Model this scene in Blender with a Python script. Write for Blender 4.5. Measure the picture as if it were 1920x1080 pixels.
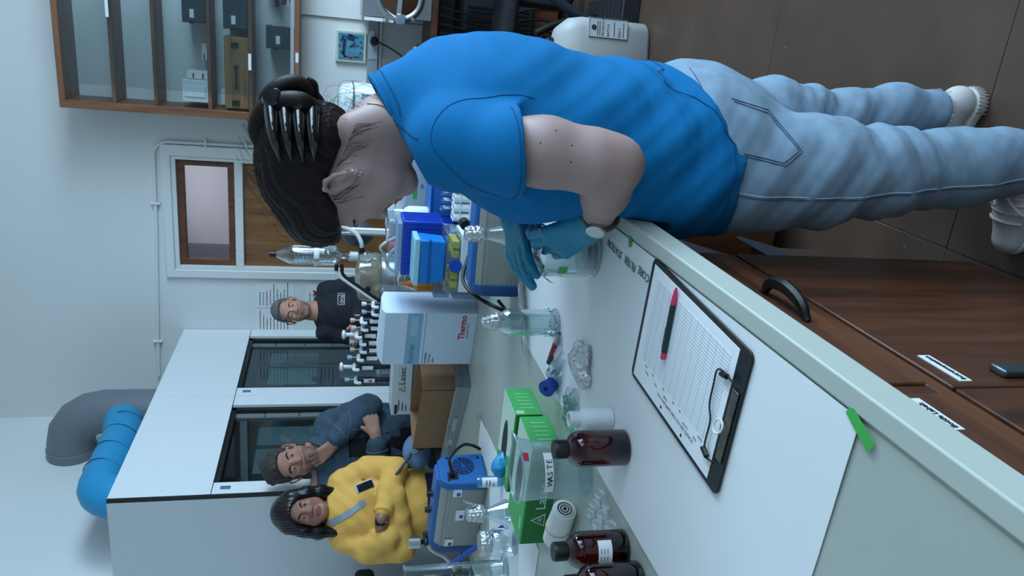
import bpy, math, random
import numpy as np
from mathutils import Vector, Matrix
for _o in list(bpy.data.objects): bpy.data.objects.remove(_o)
SC = bpy.context.scene
COL = SC.collection
random.seed(7)

# ------------------------------------------------------------------ camera
# X runs along the back wall, Y along the bench into the room, Z up; the phone was held portrait and the picture lies on its side
cam_d = bpy.data.cameras.new('camera'); cam = bpy.data.objects.new('camera', cam_d); COL.objects.link(cam)
cam_d.sensor_fit = 'HORIZONTAL'; cam_d.sensor_width = 36.0; cam_d.lens = 26.8125; cam_d.clip_start = 0.02
cam.matrix_world = Matrix(((0.09725399, 0.94007155, 0.32681362, 0.0),
                           (-0.21578493, 0.34047602, -0.91515733, 0.0),
                           (-0.97158557, 0.01848125, 0.23596593, 1.45),
                           (0, 0, 0, 1)))
SC.camera = cam

# ------------------------------------------------------------------ light
w = bpy.data.worlds.new('world'); SC.world = w; w.use_nodes = True
bg = w.node_tree.nodes['Background']; bg.inputs[0].default_value = (0.50, 0.68, 1.0, 1); bg.inputs[1].default_value = 0.6
def area(name, loc, aim, sx, sy, power, col):
    l = bpy.data.lights.new(name, 'AREA'); l.shape = 'RECTANGLE'; l.size = sx; l.size_y = sy; l.energy = power; l.color = col
    o = bpy.data.objects.new(name, l); COL.objects.link(o); o.location = loc
    o.rotation_euler = (Vector(aim) - Vector(loc)).to_track_quat('-Z', 'Y').to_euler()
    return o
DAY = (0.57, 0.80, 1.0)
WIN = [(-1.0, 1.5), (1.15, 1.5), (3.3, 1.5)]          # centre along Y, width of the three windows in the right-hand wall
WINPOW = [28, 52, 122]
WZ0, WZ1, XR = 1.0, 3.2, 2.6
for (wy, ww), wp in zip(WIN, WINPOW):
    area('window_daylight', (XR + 0.06, wy, (WZ0 + WZ1) / 2), (0, wy, 1.0), WZ1 - WZ0 - .05, ww - .05, wp, DAY)
area('corridor_fill', (-1.45, 6.3, 2.85), (-1.45, 6.3, 0), .9, .5, 5, (0.86, 0.9, 1.0))  # unseen fill light, added so the corridor behind the transom isn't dark
SC.view_settings.view_transform = 'Standard'; SC.view_settings.look = 'None'
SC.view_settings.exposure = 0.80; SC.view_settings.gamma = 1.0
SC.view_settings.use_curve_mapping = False

# ------------------------------------------------------------------ materials
def lin(c):
    c = c / 255.0
    return c / 12.92 if c <= .04045 else ((c + .055) / 1.055) ** 2.4
def rgb(r, g, b): return (lin(r), lin(g), lin(b), 1.0)
MATS = {}
def M(name, col=(200, 200, 200), rough=.5, metal=0.0, noise=None, bump=None, alpha=1.0, trans=0.0, ior=1.45, spec=.5, coat=0.0, emit=None, sheen=0.0, sss=0.0, stretch=None, col2=None):
    """noise=(scale, amount) mixes a darker tone in; bump=(scale, strength, distance)"""
    if name in MATS: return MATS[name]
    m = bpy.data.materials.new(name); m.use_nodes = True; nt = m.node_tree; p = nt.nodes['Principled BSDF']
    c = rgb(*col); p.inputs['Base Color'].default_value = c
    p.inputs['Roughness'].default_value = rough; p.inputs['Metallic'].default_value = metal
    p.inputs['Alpha'].default_value = alpha; p.inputs['Transmission Weight'].default_value = trans; p.inputs['IOR'].default_value = ior
    p.inputs['Specular IOR Level'].default_value = spec; p.inputs['Coat Weight'].default_value = coat; p.inputs['Sheen Weight'].default_value = sheen
    if sss: p.inputs['Subsurface Weight'].default_value = sss; p.inputs['Subsurface Radius'].default_value = (.01, .004, .002)
    if emit: p.inputs['Emission Color'].default_value = rgb(*emit[:3]); p.inputs['Emission Strength'].default_value = emit[3]
    if noise or bump:
        tc = nt.nodes.new('ShaderNodeTexCoord'); mp = nt.nodes.new('ShaderNodeMapping'); nt.links.new(tc.outputs['Object'], mp.inputs[0])
        if stretch: mp.inputs['Scale'].default_value = stretch
    if noise:
        n = nt.nodes.new('ShaderNodeTexNoise'); n.inputs['Scale'].default_value = noise[0]; n.inputs['Detail'].default_value = 6; nt.links.new(mp.outputs[0], n.inputs['Vector'])
        r = nt.nodes.new('ShaderNodeValToRGB'); r.color_ramp.elements[0].position = .32; r.color_ramp.elements[1].position = .68
        k = 1 - noise[1]; r.color_ramp.elements[0].color = rgb(*col2) if col2 else (c[0] * k, c[1] * k, c[2] * k, 1); r.color_ramp.elements[1].color = c
        nt.links.new(n.outputs['Fac'], r.inputs[0]); nt.links.new(r.outputs[0], p.inputs['Base Color'])
    if bump:
        n2 = nt.nodes.new('ShaderNodeTexNoise'); n2.inputs['Scale'].default_value = bump[0]; n2.inputs['Detail'].default_value = 5; nt.links.new(mp.outputs[0], n2.inputs['Vector'])
        b = nt.nodes.new('ShaderNodeBump'); b.inputs['Strength'].default_value = bump[1]; b.inputs['Distance'].default_value = bump[2] if len(bump) > 2 else .002
        nt.links.new(n2.outputs['Fac'], b.inputs['Height']); nt.links.new(b.outputs[0], p.inputs['Normal'])
    MATS[name] = m; return m
def G(name, tint=(235, 245, 245), refl=1.0, rough=.03, milky=0.0, edge=1.0):
    """thin-walled clear material: see-through with a Fresnel reflection; milky adds a diffuse share for frosted plastic"""
    if name in MATS: return MATS[name]
    m = bpy.data.materials.new(name); m.use_nodes = True; nt = m.node_tree
    for n in list(nt.nodes): nt.nodes.remove(n)
    out = nt.nodes.new('ShaderNodeOutputMaterial'); tr = nt.nodes.new('ShaderNodeBsdfTransparent'); gl = nt.nodes.new('ShaderNodeBsdfGlossy')
    tr.inputs[0].default_value = rgb(*tint); gl.inputs['Roughness'].default_value = rough; gl.inputs[0].default_value = (.9, .95, 1, 1)
    lw = nt.nodes.new('ShaderNodeLayerWeight'); lw.inputs[0].default_value = .25 * edge
    mu = nt.nodes.new('ShaderNodeMath'); mu.operation = 'MULTIPLY'; mu.inputs[1].default_value = refl; mu.use_clamp = True
    ad = nt.nodes.new('ShaderNodeMath'); ad.operation = 'ADD'; ad.inputs[1].default_value = .04 * refl; ad.use_clamp = True
    nt.links.new(lw.outputs['Facing'], mu.inputs[0]); nt.links.new(mu.outputs[0], ad.inputs[0])
    src = tr
    if milky:
        df = nt.nodes.new('ShaderNodeBsdfDiffuse'); df.inputs[0].default_value = rgb(*tint)
        tl = nt.nodes.new('ShaderNodeBsdfTranslucent'); tl.inputs[0].default_value = rgb(*tint)
        m1 = nt.nodes.new('ShaderNodeMixShader'); m1.inputs[0].default_value = .4; nt.links.new(df.outputs[0], m1.inputs[1]); nt.links.new(tl.outputs[0], m1.inputs[2])
        m2 = nt.nodes.new('ShaderNodeMixShader'); m2.inputs[0].default_value = milky; nt.links.new(tr.outputs[0], m2.inputs[1]); nt.links.new(m1.outputs[0], m2.inputs[2]); src = m2
    mx = nt.nodes.new('ShaderNodeMixShader'); nt.links.new(ad.outputs[0], mx.inputs[0]); nt.links.new(src.outputs[0], mx.inputs[1]); nt.links.new(gl.outputs[0], mx.inputs[2])
    nt.links.new(mx.outputs[0], out.inputs[0]); MATS[name] = m; return m
def WOOD(name, c1, c2, scale=6, axis=2, rough=.45, stretch=12):
    if name in MATS: return MATS[name]
    m = bpy.data.materials.new(name); m.use_nodes = True; nt = m.node_tree; p = nt.nodes['Principled BSDF']; p.inputs['Roughness'].default_value = rough
    tc = nt.nodes.new('ShaderNodeTexCoord'); mp = nt.nodes.new('ShaderNodeMapping'); s = [scale * 1.0] * 3; s[axis] = scale / stretch; mp.inputs['Scale'].default_value = s
    nt.links.new(tc.outputs['Object'], mp.inputs[0])
    n = nt.nodes.new('ShaderNodeTexNoise'); n.inputs['Scale'].default_value = 4; n.inputs['Detail'].default_value = 9; n.inputs['Distortion'].default_value = .8; nt.links.new(mp.outputs[0], n.inputs['Vector'])
    r = nt.nodes.new('ShaderNodeValToRGB'); r.color_ramp.elements[0].position = .3; r.color_ramp.elements[1].position = .72
    r.color_ramp.elements[0].color = rgb(*c2); r.color_ramp.elements[1].color = rgb(*c1); nt.links.new(n.outputs['Fac'], r.inputs[0]); nt.links.new(r.outputs[0], p.inputs['Base Color'])
    b = nt.nodes.new('ShaderNodeBump'); b.inputs['Strength'].default_value = .15; b.inputs['Distance'].default_value = .001; nt.links.new(n.outputs['Fac'], b.inputs['Height']); nt.links.new(b.outputs[0], p.inputs['Normal'])
    MATS[name] = m; return m

# ------------------------------------------------------------------ mesh building
class MB:
    def __init__(s): s.v = []; s.f = []
    def add(s, vs, fs):
        o = len(s.v); s.v += [tuple(x) for x in vs]; s.f += [tuple(i + o for i in f) for f in fs]; return s
    def box(s, c, d, rz=0.0, ry=0.0, rx=0.0):
        R = Matrix.Rotation(rz, 3, 'Z') @ Matrix.Rotation(ry, 3, 'Y') @ Matrix.Rotation(rx, 3, 'X'); c = Vector(c); h = [k / 2 for k in d]
        vs = [c + R @ Vector((x * h[0], y * h[1], z * h[2])) for z in (-1, 1) for y in (-1, 1) for x in (-1, 1)]
        return s.add(vs, [(0, 2, 3, 1), (4, 5, 7, 6), (0, 1, 5, 4), (2, 6, 7, 3), (0, 4, 6, 2), (1, 3, 7, 5)])
    def bx(s, x0, x1, y0, y1, z0, z1): return s.box(((x0 + x1) / 2, (y0 + y1) / 2, (z0 + z1) / 2), (abs(x1 - x0), abs(y1 - y0), abs(z1 - z0)))
    def hexa(s, lo, hi):
        """lo, hi: four points each, same order, counter-clockwise from above"""
        return s.add(list(lo) + list(hi), [(3, 2, 1, 0), (4, 5, 6, 7), (0, 1, 5, 4), (1, 2, 6, 5), (2, 3, 7, 6), (3, 0, 4, 7)])
    def lathe(s, prof, n=28, c=(0, 0, 0), M3=None):
        """prof: (radius, z) from bottom to top on the outside"""
        rings = []; vs = []; fs = []; c = Vector(c)
        for r, z in prof:
            if r < 1e-6: rings.append([len(vs)]); vs.append(Vector((0, 0, z)))
            else:
                rings.append(list(range(len(vs), len(vs) + n)))
                vs += [Vector((r * math.cos(2 * math.pi * i / n), r * math.sin(2 * math.pi * i / n), z)) for i in range(n)]
        for a, b in zip(rings, rings[1:]):
            for i in range(n):
                j = (i + 1) % n
                if len(a) == 1 and len(b) == 1: continue
                if len(a) == 1: fs.append((a[0], b[j], b[i]))
                elif len(b) == 1: fs.append((a[i], a[j], b[0]))
                else: fs.append((a[i], a[j], b[j], b[i]))
        if M3 is not None: vs = [M3 @ v for v in vs]
        return s.add([v + c for v in vs], fs)
    def cyl(s, p0, p1, r0, r1=None, n=16, cap=True):
        p0 = Vector(p0); p1 = Vector(p1); r1 = r0 if r1 is None else r1; L = (p1 - p0).length
        q = (p1 - p0).to_track_quat('Z', 'Y').to_matrix()
        pr = [(r0, 0), (r1, L)]
        if cap: pr = [(0, 0)] + pr + [(0, L)]
        return s.lathe(pr, n, p0, q)
    def tube(s, pts, r, n=8, cap=True, closed=False):
        P = [Vector(p) for p in pts]; m = len(P); rs = r if isinstance(r, (list, tuple)) else [r] * m
        T = []
        for i in range(m):
            a = P[(i - 1) % m] if (closed or i > 0) else P[0]; b = P[(i + 1) % m] if (closed or i < m - 1) else P[-1]
            t = (b - a); T.append(t.normalized() if t.length > 1e-9 else Vector((0, 0, 1)))
        up = T[0].orthogonal().normalized(); vs = []; fs = []
        for i in range(m):
            up = (up - T[i] * up.dot(T[i])); up = up.normalized() if up.length > 1e-6 else T[i].orthogonal().normalized(); sd = T[i].cross(up)
            for k in range(n):
                a = 2 * math.pi * k / n; vs.append(P[i] + (up * math.cos(a) + sd * math.sin(a)) * rs[i])
        for i in range(m if closed else m - 1):
            j = (i + 1) % m
            for k in range(n):
                l = (k + 1) % n; fs.append((i * n + k, i * n + l, j * n + l, j * n + k))
        if cap and not closed: fs.append(tuple(range(n - 1, -1, -1))); fs.append(tuple((m - 1) * n + k for k in range(n)))
        return s.add(vs, fs)
    def prism(s, poly, z0, z1, M4=None):
        n = len(poly); vs = [Vector((x, y, z0)) for x, y in poly] + [Vector((x, y, z1)) for x, y in poly]
        if M4 is not None: vs = [M4 @ v for v in vs]
        return s.add(vs, [tuple(range(n - 1, -1, -1)), tuple(range(n, 2 * n))] + [(i, (i + 1) % n, n + (i + 1) % n, n + i) for i in range(n)])
    def sheet(s, fn, nu, nv, t=0.0):
        """fn(u, v) -> point, u, v in 0..1; t gives it thickness downwards"""
        top = [Vector(fn(i / nu, j / nv)) for i in range(nu + 1) for j in range(nv + 1)]; W = nv + 1
        fs = [(i * W + j, (i + 1) * W + j, (i + 1) * W + j + 1, i * W + j + 1) for i in range(nu) for j in range(nv)]
        if not t: return s.add(top, fs)
        o = len(top); bot = [p - Vector((0, 0, t)) for p in top]
        fs2 = [tuple(k + o for k in reversed(f)) for f in fs]; rim = []
        edge = [i * W for i in range(nu + 1)] + [nu * W + j for j in range(1, nv + 1)] + [i * W + nv for i in range(nu - 1, -1, -1)] + [j for j in range(nv - 1, 0, -1)]
        for a, b in zip(edge, edge[1:] + edge[:1]): rim.append((b, a, a + o, b + o))
        return s.add(top + bot, fs + fs2 + rim)
    def mesh(s, name, smooth=True, ang=40):
        me = bpy.data.meshes.new(name); me.from_pydata(s.v, [], s.f); me.update()
        if smooth:
            me.polygons.foreach_set('use_smooth', [True] * len(me.polygons)); me.set_sharp_from_angle(angle=math.radians(ang))
        return me
    def build(s, name, mat, parent=None, bevel=0.0, smooth=True, ang=40, label=None, cat=None, group=None, kind=None, loc=None, rz=0.0, seg=2):
        o = bpy.data.objects.new(name, s.mesh(name, smooth, ang)); COL.objects.link(o); o.data.materials.append(mat)
        if parent is not None: o.parent = parent
        if loc is not None: o.location = loc
        if rz: o.rotation_euler = (0, 0, rz)
        if bevel:
            b = o.modifiers.new('bevel', 'BEVEL'); b.width = bevel; b.segments = seg; b.limit_method = 'ANGLE'; b.angle_limit = math.radians(35)
        tag(o, label, cat, group, kind); return o
def tag(o, label=None, cat=None, group=None, kind=None):
    if label: o['label'] = label
    if cat: o['category'] = cat
    if group: o['group'] = group
    if kind: o['kind'] = kind
    return o
def thing(name, label, cat, loc=(0, 0, 0), rz=0.0, group=None):
    o = bpy.data.objects.new(name, None); COL.objects.link(o); o.location = loc; o.rotation_euler = (0, 0, rz); o.empty_display_size = .05
    return tag(o, label, cat, group)
def dup(root, loc, rz=None, label=None):
    r = root.copy(); COL.objects.link(r); r.location = loc
    if rz is not None: r.rotation_euler = (0, 0, rz)
    if label: r['label'] = label
    for ch in list(root.children):
        c = ch.copy(); COL.objects.link(c); c.parent = r
        for g in list(ch.children):
            d = g.copy(); COL.objects.link(d); d.parent = c
    return r
def struct(name, mb, mat, **k): return mb.build(name, mat, kind='structure', **k)
def text(name, s, size, org, right, up, mat, parent=None, ext=.0003, align='LEFT', spacing=1.0, shear=0.0, label=None, bold=0.0):
    cu = bpy.data.curves.new(name, 'FONT'); cu.body = s; cu.size = size; cu.extrude = ext; cu.align_x = align; cu.space_character = spacing; cu.shear = shear; cu.offset = bold; cu.resolution_u = 2
    t = bpy.data.objects.new(name, cu); COL.objects.link(t); me = bpy.data.meshes.new_from_object(t.evaluated_get(bpy.context.evaluated_depsgraph_get()))
    bpy.data.objects.remove(t); bpy.data.curves.remove(cu)
    X = Vector(right).normalized(); Yv = Vector(up); Yv = (Yv - X * Yv.dot(X)).normalized(); Z = X.cross(Yv)
    T = Matrix((X, Yv, Z)).transposed().to_4x4(); T.translation = Vector(org) + Z * ext; me.transform(T)
    me.materials.clear(); me.materials.append(mat); o = bpy.data.objects.new(name, me); COL.objects.link(o)
    if parent is not None: o.parent = parent
    if label: o['label'] = label
    return o
def arc(c, r, a0, a1, n, ax=(1, 0, 0), ay=(0, 1, 0)):
    c = Vector(c); ax = Vector(ax); ay = Vector(ay)
    return [c + ax * (r * math.cos(math.radians(a0 + (a1 - a0) * i / n))) + ay * (r * math.sin(math.radians(a0 + (a1 - a0) * i / n))) for i in range(n + 1)]
def spline(pts, n=6):
    P = [Vector(p) for p in pts]; P = [P[0] * 2 - P[1]] + P + [P[-1] * 2 - P[-2]]; out = []
    for i in range(1, len(P) - 2):
        a, b, c, d = P[i - 1:i + 3]
        for k in range(n):
            t = k / n; out.append(.5 * ((2 * b) + (c - a) * t + (2 * a - 5 * b + 4 * c - d) * t * t + (3 * b - a - 3 * c + d) * t ** 3))
    out.append(P[-2]); return out
# ------------------------------------------------------------------ the room
WALL = M('wall_paint', (222, 224, 222), .75, noise=(1.3, .05), bump=(60, .12, .001))
WHITE = M('white_gloss_paint', (222, 224, 222), .4)
CEIL = M('ceiling_paint', (222, 222, 220), .85)
FLOORT = M('floor_tile_brown', (84, 66, 55), .42, noise=(5, .25), bump=(40, .15, .001))
_nt = FLOORT.node_tree; _p = _nt.nodes['Principled BSDF']; _src = _p.inputs['Base Color'].links[0].from_socket      # pale chips and scuffs in the worn tiles
_n = _nt.nodes.new('ShaderNodeTexNoise'); _n.inputs['Scale'].default_value = 55; _n.inputs['Detail'].default_value = 3; _nt.links.new(_nt.nodes.new('ShaderNodeTexCoord').outputs['Object'], _n.inputs['Vector'])
_r = _nt.nodes.new('ShaderNodeValToRGB'); _r.color_ramp.elements[0].position = .735; _r.color_ramp.elements[1].position = .76; _nt.links.new(_n.outputs['Fac'], _r.inputs[0])
_m = _nt.nodes.new('ShaderNodeMix'); _m.data_type = 'RGBA'; _m.inputs[7].default_value = rgb(150, 140, 128); _nt.links.new(_r.outputs[0], _m.inputs[0]); _nt.links.new(_src, _m.inputs[6]); _nt.links.new(_m.outputs[2], _p.inputs['Base Color'])
GROUT = M('floor_joint_dark', (34, 31, 30), .8)
DOORWOOD = WOOD('door_wood', (150, 104, 62), (104, 66, 36), 5, 2, .5)
TRANSWOOD = WOOD('transom_wood', (118, 72, 46), (84, 48, 30), 7, 2, .45)
CABWOOD = WOOD('bench_wood', (98, 56, 33), (52, 28, 17), 5, 2, .42)
CABWOODY = WOOD('bench_wood_along', (110, 65, 39), (60, 33, 20), 5, 1, .42)
SHELFWOOD = WOOD('shelf_wood', (146, 100, 70), (108, 70, 46), 6, 0, .5)
SHELFWOODZ = WOOD('shelf_wood_upright', (140, 92, 60), (104, 66, 42), 6, 2, .5)
BLACK = M('black_plastic', (16, 16, 18), .45)
STEEL = M('brushed_steel', (176, 178, 180), .32, 1.0, bump=(300, .08, .0005))
ALU = M('aluminium_trim', (190, 192, 194), .4, .8)
PANE = G('window_glass', (248, 251, 252), .35)
FUMEGLASS = G('sash_glass', (196, 212, 214), .30)
PRINT = M('print_dark', (38, 40, 46), .7)
PRINTBLUE = M('print_grey_blue', (92, 108, 138), .7)
PRINTRED = M('print_red', (168, 52, 58), .7)
PAPER = M('paper_white', (226, 228, 228), .7)
XL, YB, YF, ZC = -3.03, 5.5, -2.5, 4.0

f = struct('floor', MB().bx(XL, XR, YF, YB, -.12, -.006), GROUT)
TS = .955; proto = None
ix0 = math.floor((XL + .41) / TS); iy0 = math.floor((YF - 1.49) / TS)
for ix in range(ix0, int((XR + .41) / TS) + 1):
    for iy in range(iy0, int((YB - 1.49) / TS) + 1):
        x0, x1 = max(XL, -.41 + ix * TS), min(XR, -.41 + (ix + 1) * TS); y0, y1 = max(YF, 1.49 + iy * TS), min(YB, 1.49 + (iy + 1) * TS)
        if x1 - x0 < .02 or y1 - y0 < .02: continue
        MB().bx(x0 + .0008, x1 - .0008, y0 + .0008, y1 - .0008, -.006, 0).build('floor_tile', FLOORT, f, bevel=.0008, seg=1)
struct('ceiling', MB().bx(XL, XR, YF, YB, ZC, ZC + .1), CEIL)
struct('wall_left', MB().bx(XL - .15, XL, YF, YB + .15, -.12, ZC + .1), WALL)
struct('wall_front', MB().bx(XL, XR, YF - .15, YF, -.12, ZC + .1), WALL)
DX0, DX1, DZ1 = -1.865, -1.06, 2.49                      # doorway
wb = MB().bx(XL, DX0, YB, YB + .15, -.12, ZC + .1).bx(DX1, XR, YB, YB + .15, -.12, ZC + .1).bx(DX0, DX1, YB, YB + .15, DZ1, ZC + .1)
struct('wall_back', wb, WALL)
wr = MB(); ys = YF
for wy, ww in WIN:
    wr.bx(XR, XR + .2, ys, wy - ww / 2, -.12, ZC + .1); wr.bx(XR, XR + .2, wy - ww / 2, wy + ww / 2, -.12, WZ0); wr.bx(XR, XR + .2, wy - ww / 2, wy + ww / 2, WZ1, ZC + .1); ys = wy + ww / 2
wr.bx(XR, XR + .2, ys, YB + .15, -.12, ZC + .1)
struct('wall_right', wr, WALL)
for k, (wy, ww) in enumerate(WIN):
    m = MB()
    for y in (wy - ww / 2 + .03, wy, wy + ww / 2 - .03): m.bx(XR + .1, XR + .15, y - .03, y + .03, WZ0, WZ1)
    for z in (WZ0 + .03, (WZ0 + WZ1) / 2 + .3, WZ1 - .03): m.bx(XR + .105, XR + .145, wy - ww / 2, wy + ww / 2, z - .03, z + .03)
    o = struct('window_%d' % (k + 1), m, WHITE)
    for a in (-1, 1): MB().bx(XR + .122, XR + .128, wy + a * ww / 4 - ww / 4 + .04, wy + a * ww / 4 + ww / 4 - .04, WZ0 + .04, WZ1 - .04).build('pane', PANE, o)
# corridor seen through the transom
struct('wall_corridor', MB().bx(-3, 0.3, 6.9, 7.0, -.1, 3.1).bx(-3, 0.3, 5.65, 7, 3.0, 3.1).bx(-3, .3, 5.65, 7, -.12, 0).bx(-3.1, -3, 5.65, 7, 0, 3.1).bx(.3, .4, 5.65, 7, 0, 3.1), M('corridor_paint', (205, 200, 205), .8))
struct('trim_1', MB().bx(-2.28, -2.1, 6.84, 6.9, 0, 2.95), M('corridor_post', (118, 108, 116), .6))

# door with its glazed transom and white architrave
d = struct('door_1', MB().bx(DX0 + .012, DX1 - .045, YB + .03, YB + .075, .005, 2.025), DOORWOOD, bevel=.003)
MB().bx(-1.20, -1.17, YB - .03, YB + .03, .98, 1.02).bx(-1.29, -1.17, YB - .04, YB - .02, .985, 1.015).build('door_handle', ALU, d, bevel=.004)
t2 = struct('trim_2', MB().bx(-1.925, -1.865, YB - .025, YB + .05, 0, 2.55).bx(-1.06, -.985, YB - .025, YB + .05, 0, 2.55).bx(-1.925, -.985, YB - .0252, YB + .05, 2.49, 2.551), WHITE, bevel=.006)
MB().bx(-1.865, -1.84, YB - .01, YB + .14, 0, 2.49).bx(-1.085, -1.06, YB - .01, YB + .14, 0, 2.49).bx(-1.865, -1.06, YB - .0102, YB + .14, 2.46, 2.4902).bx(-1.865, -1.06, YB - .0102, YB + .12, 2.03, 2.085).build('door_lining', WHITE, t2, bevel=.003)
w4 = struct('window_4', MB().bx(-1.842, -1.797, YB + .02, YB + .07, 2.086, 2.46).bx(-1.128, -1.083, YB + .02, YB + .07, 2.086, 2.46).bx(-1.842, -1.083, YB + .0198, YB + .0702, 2.414, 2.4602).bx(-1.842, -1.083, YB + .0198, YB + .0702, 2.0858, 2.132), TRANSWOOD, bevel=.003)
MB().bx(-1.80, -1.125, YB + .04, YB + .046, 2.13, 2.416).build('pane', PANE, w4)

# white plastic conduit running over the door, with its saddles
cond = thing('conduit', 'thin white conduit bending round the top corner of the door frame', 'conduit', (0, 0, 0))
cp = [(-.965, YB - .014, 1.72), (-.968, YB - .014, 2.46)] + [tuple(p) for p in arc((-1.06, YB - .014, 2.50), .09, 0, 90, 7, (1, 0, 0), (0, 0, 1))] + [(-1.6, YB - .014, 2.60), (-2.2, YB - .014, 2.625), (-2.7, YB - .014, 2.64)]
MB().tube(cp, .0115, 10).build('pipe', WHITE, cond)
for x, z, v in ((-.967, 2.26, 1), (-1.395, 2.595, 0), (-2.42, 2.632, 0), (-.966, 2.0, 1)):
    (MB().box((x, YB - .0155, z), (.06, .028, .014)) if v else MB().box((x, YB - .0155, z), (.014, .028, .06))).build('saddle', WHITE, cond, bevel=.004)

# notices on the wall behind the man in black
def notice(loc, w_, h_, label, rows, seed):
    rnd = random.Random(seed)
    t = thing('wall_notice', label, 'notice', loc)
    MB().box((0, -.002, 0), (w_, .003, h_)).build('sheet', PAPER, t)
    z = h_ / 2 - .03
    for r in range(rows):
        L = rnd.uniform(.45, .85) * w_; m = (PRINTRED if rnd.random() < .22 else PRINT)
        x = -w_ / 2 + .02
        mb = MB()
        while x < -w_ / 2 + .02 + L:
            dx = rnd.uniform(.006, .02); mb.box((x + dx / 2, -.004, z), (dx, .001, .0055)); x += dx + .004
        mb.build('print_line', m, t, smooth=False); z -= (h_ - .05) / rows
notice((-2.06, YB, 1.82), .19, .27, 'printed notice on wall right of the grey-haired man in black', 9, 1)
notice((-2.262, YB, 1.82), .19, .27, 'printed notice on wall left of the grey-haired man in black', 9, 2)
notice((-2.06, YB, 1.47), .19, .26, 'printed notice with red mark low behind the man in black', 7, 3)
m = MB().box((-2.03, YB - .007, 1.53), (.05, .003, .012), ry=.7).box((-2.03, YB - .007, 1.53), (.05, .003, .012), ry=-.7)
m.build('red_cross_mark', PRINTRED, bpy.data.objects['wall_notice.002'], loc=(2.06, -YB, -1.47))

# ------------------------------------------------------------------ wall cabinet with sliding glass
CX0, CX1, CZ0, CZ1, CY0, CY1 = -.748, .92, 1.645, 3.045, 5.2, 5.498
wc = thing('wall_cabinet', 'wooden wall cabinet with open shelves and sliding glass doors', 'cabinet', (0, 0, 0))
MB().bx(CX0, CX0 + .045, CY0, CY1, CZ0, CZ1).build('side_panel', SHELFWOODZ, wc, bevel=.002)
MB().bx(CX1 - .045, CX1, CY0, CY1, CZ0, CZ1).build('side_panel', SHELFWOODZ, wc, bevel=.002)
MB().bx(CX0 + .045, CX1 - .045, CY0, CY1, CZ1 - .035, CZ1).build('top_board', SHELFWOOD, wc, bevel=.002)
MB().bx(CX0 + .045, CX1 - .045, CY0, CY1, CZ0, CZ0 + .03).build('bottom_board', SHELFWOOD, wc, bevel=.002)
MB().bx(CX0 + .04, CX1 - .04, CY1 - .012, CY1, CZ0 + .02, CZ1 - .02).build('back_board', M('cabinet_back_white', (216, 218, 214), .6), wc)
SHZ = [2.755, 2.515, 2.2, 1.955]
for z in SHZ: MB().bx(CX0 + .045, CX1 - .045, CY0 + .03, CY1 - .012, z - .022, z).build('shelf', SHELFWOOD, wc, bevel=.002)
MB().bx(-.60, CX1 - .05, CY0 + .010, CY0 + .014, CZ0 + .032, CZ1 - .036).build('glass_door', PANE, wc)
MB().bx(CX0 + .05, .13, CY0 + .020, CY0 + .024, CZ0 + .032, CZ1 - .036).build('glass_door', PANE, wc)
MB().bx(-.64, CX1 - .05, CY0 + .002, CY0 + .010, CZ0 + .033, CZ0 + .055).build('door_track', ALU, wc)
for x, z, w_ in ((-.39, SHZ[3] - .011, .1), (-.34, 1.66, .06), (-.12, SHZ[0] - .011, .16)):
    MB().box((x, CY0 + .001, z), (w_, .004, .018)).build('shelf_label', PAPER, wc)
def cabbox(name, c, d_, mat, label, cat='box', det=None, group=None):
    t = thing(name, label, cat, c, 0, group)
    MB().box((0, 0, d_[2] / 2), d_).build('body', mat, t, bevel=.004)
    if det: det(t, d_)
    return t
WB = M('white_card_box', (226, 224, 220), .55)
DARKM = M('dark_metal', (52, 54, 58), .5, .3)
def hinge(t, d_):
    for z in (.28, .7): MB().box((-d_[0] / 2 + .02, -d_[1] / 2 - .001, d_[2] * z), (.03, .004, .008)).build('catch', DARKM, t)
def lidded(t, d_):
    MB().box((0, -d_[1] / 2 - .004, d_[2] * .5), (d_[0] * .5, .01, d_[2] * .8)).build('label_panel', PAPER, t, bevel=.002)
cabbox('sample_box', (-.60, 5.33, 2.2005), (.135, .16, .155), WB, 'white box at left end of the middle cabinet shelf', 'box', lidded)
cabbox('sample_box', (-.505, 5.37, 2.2005), (.05, .12, .135), WB, 'narrow white box beside the larger white box in cabinet', 'box', hinge)
cabbox('sample_box', (-.36, 5.40, 2.2005), (.10, .06, .05), WB, 'small flat white case lying alone on the middle cabinet shelf', 'box', hinge)
cabbox('sample_box', (-.64, 5.425, 1.9555), (.10, .08, .19), WB, 'white box standing behind the left end of the wooden case', 'box', hinge)
def spanner(t, d_):
    y = -d_[1] / 2 - .004
    m = MB().box((-.03, y, .075), (.11, .008, .014)); m.lathe([(0, -.004), (.015, -.004), (.015, .004), (0, .004)], 14, (.035, y, .075), Matrix.Rotation(math.pi / 2, 3, 'X')); m.lathe([(0, -.004), (.012, -.004), (.012, .004), (0, .004)], 14, (-.09, y, .075), Matrix.Rotation(math.pi / 2, 3, 'X'))
    m.build('spanner_emblem', DARKM, t)
    for x in (-.185, .17): MB().box((x, y, .08), (.032, .006, .045)).build('catch', BLACK, t)
    MB().box((0, 0, .10), (d_[0] + .001, d_[1] + .001, .002)).build('lid_joint', DARKM, t)
cabbox('wooden_case', (-.468, 5.305, 1.9555), (.44, .13, .145), WOOD('case_wood', (168, 126, 74), (128, 90, 50), 8, 0), 'flat wooden tool case with spanner emblem in cabinet', 'case', spanner)
CLEARBOX = G('clear_storage_box', (150, 168, 182), .7, milky=.25)
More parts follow.
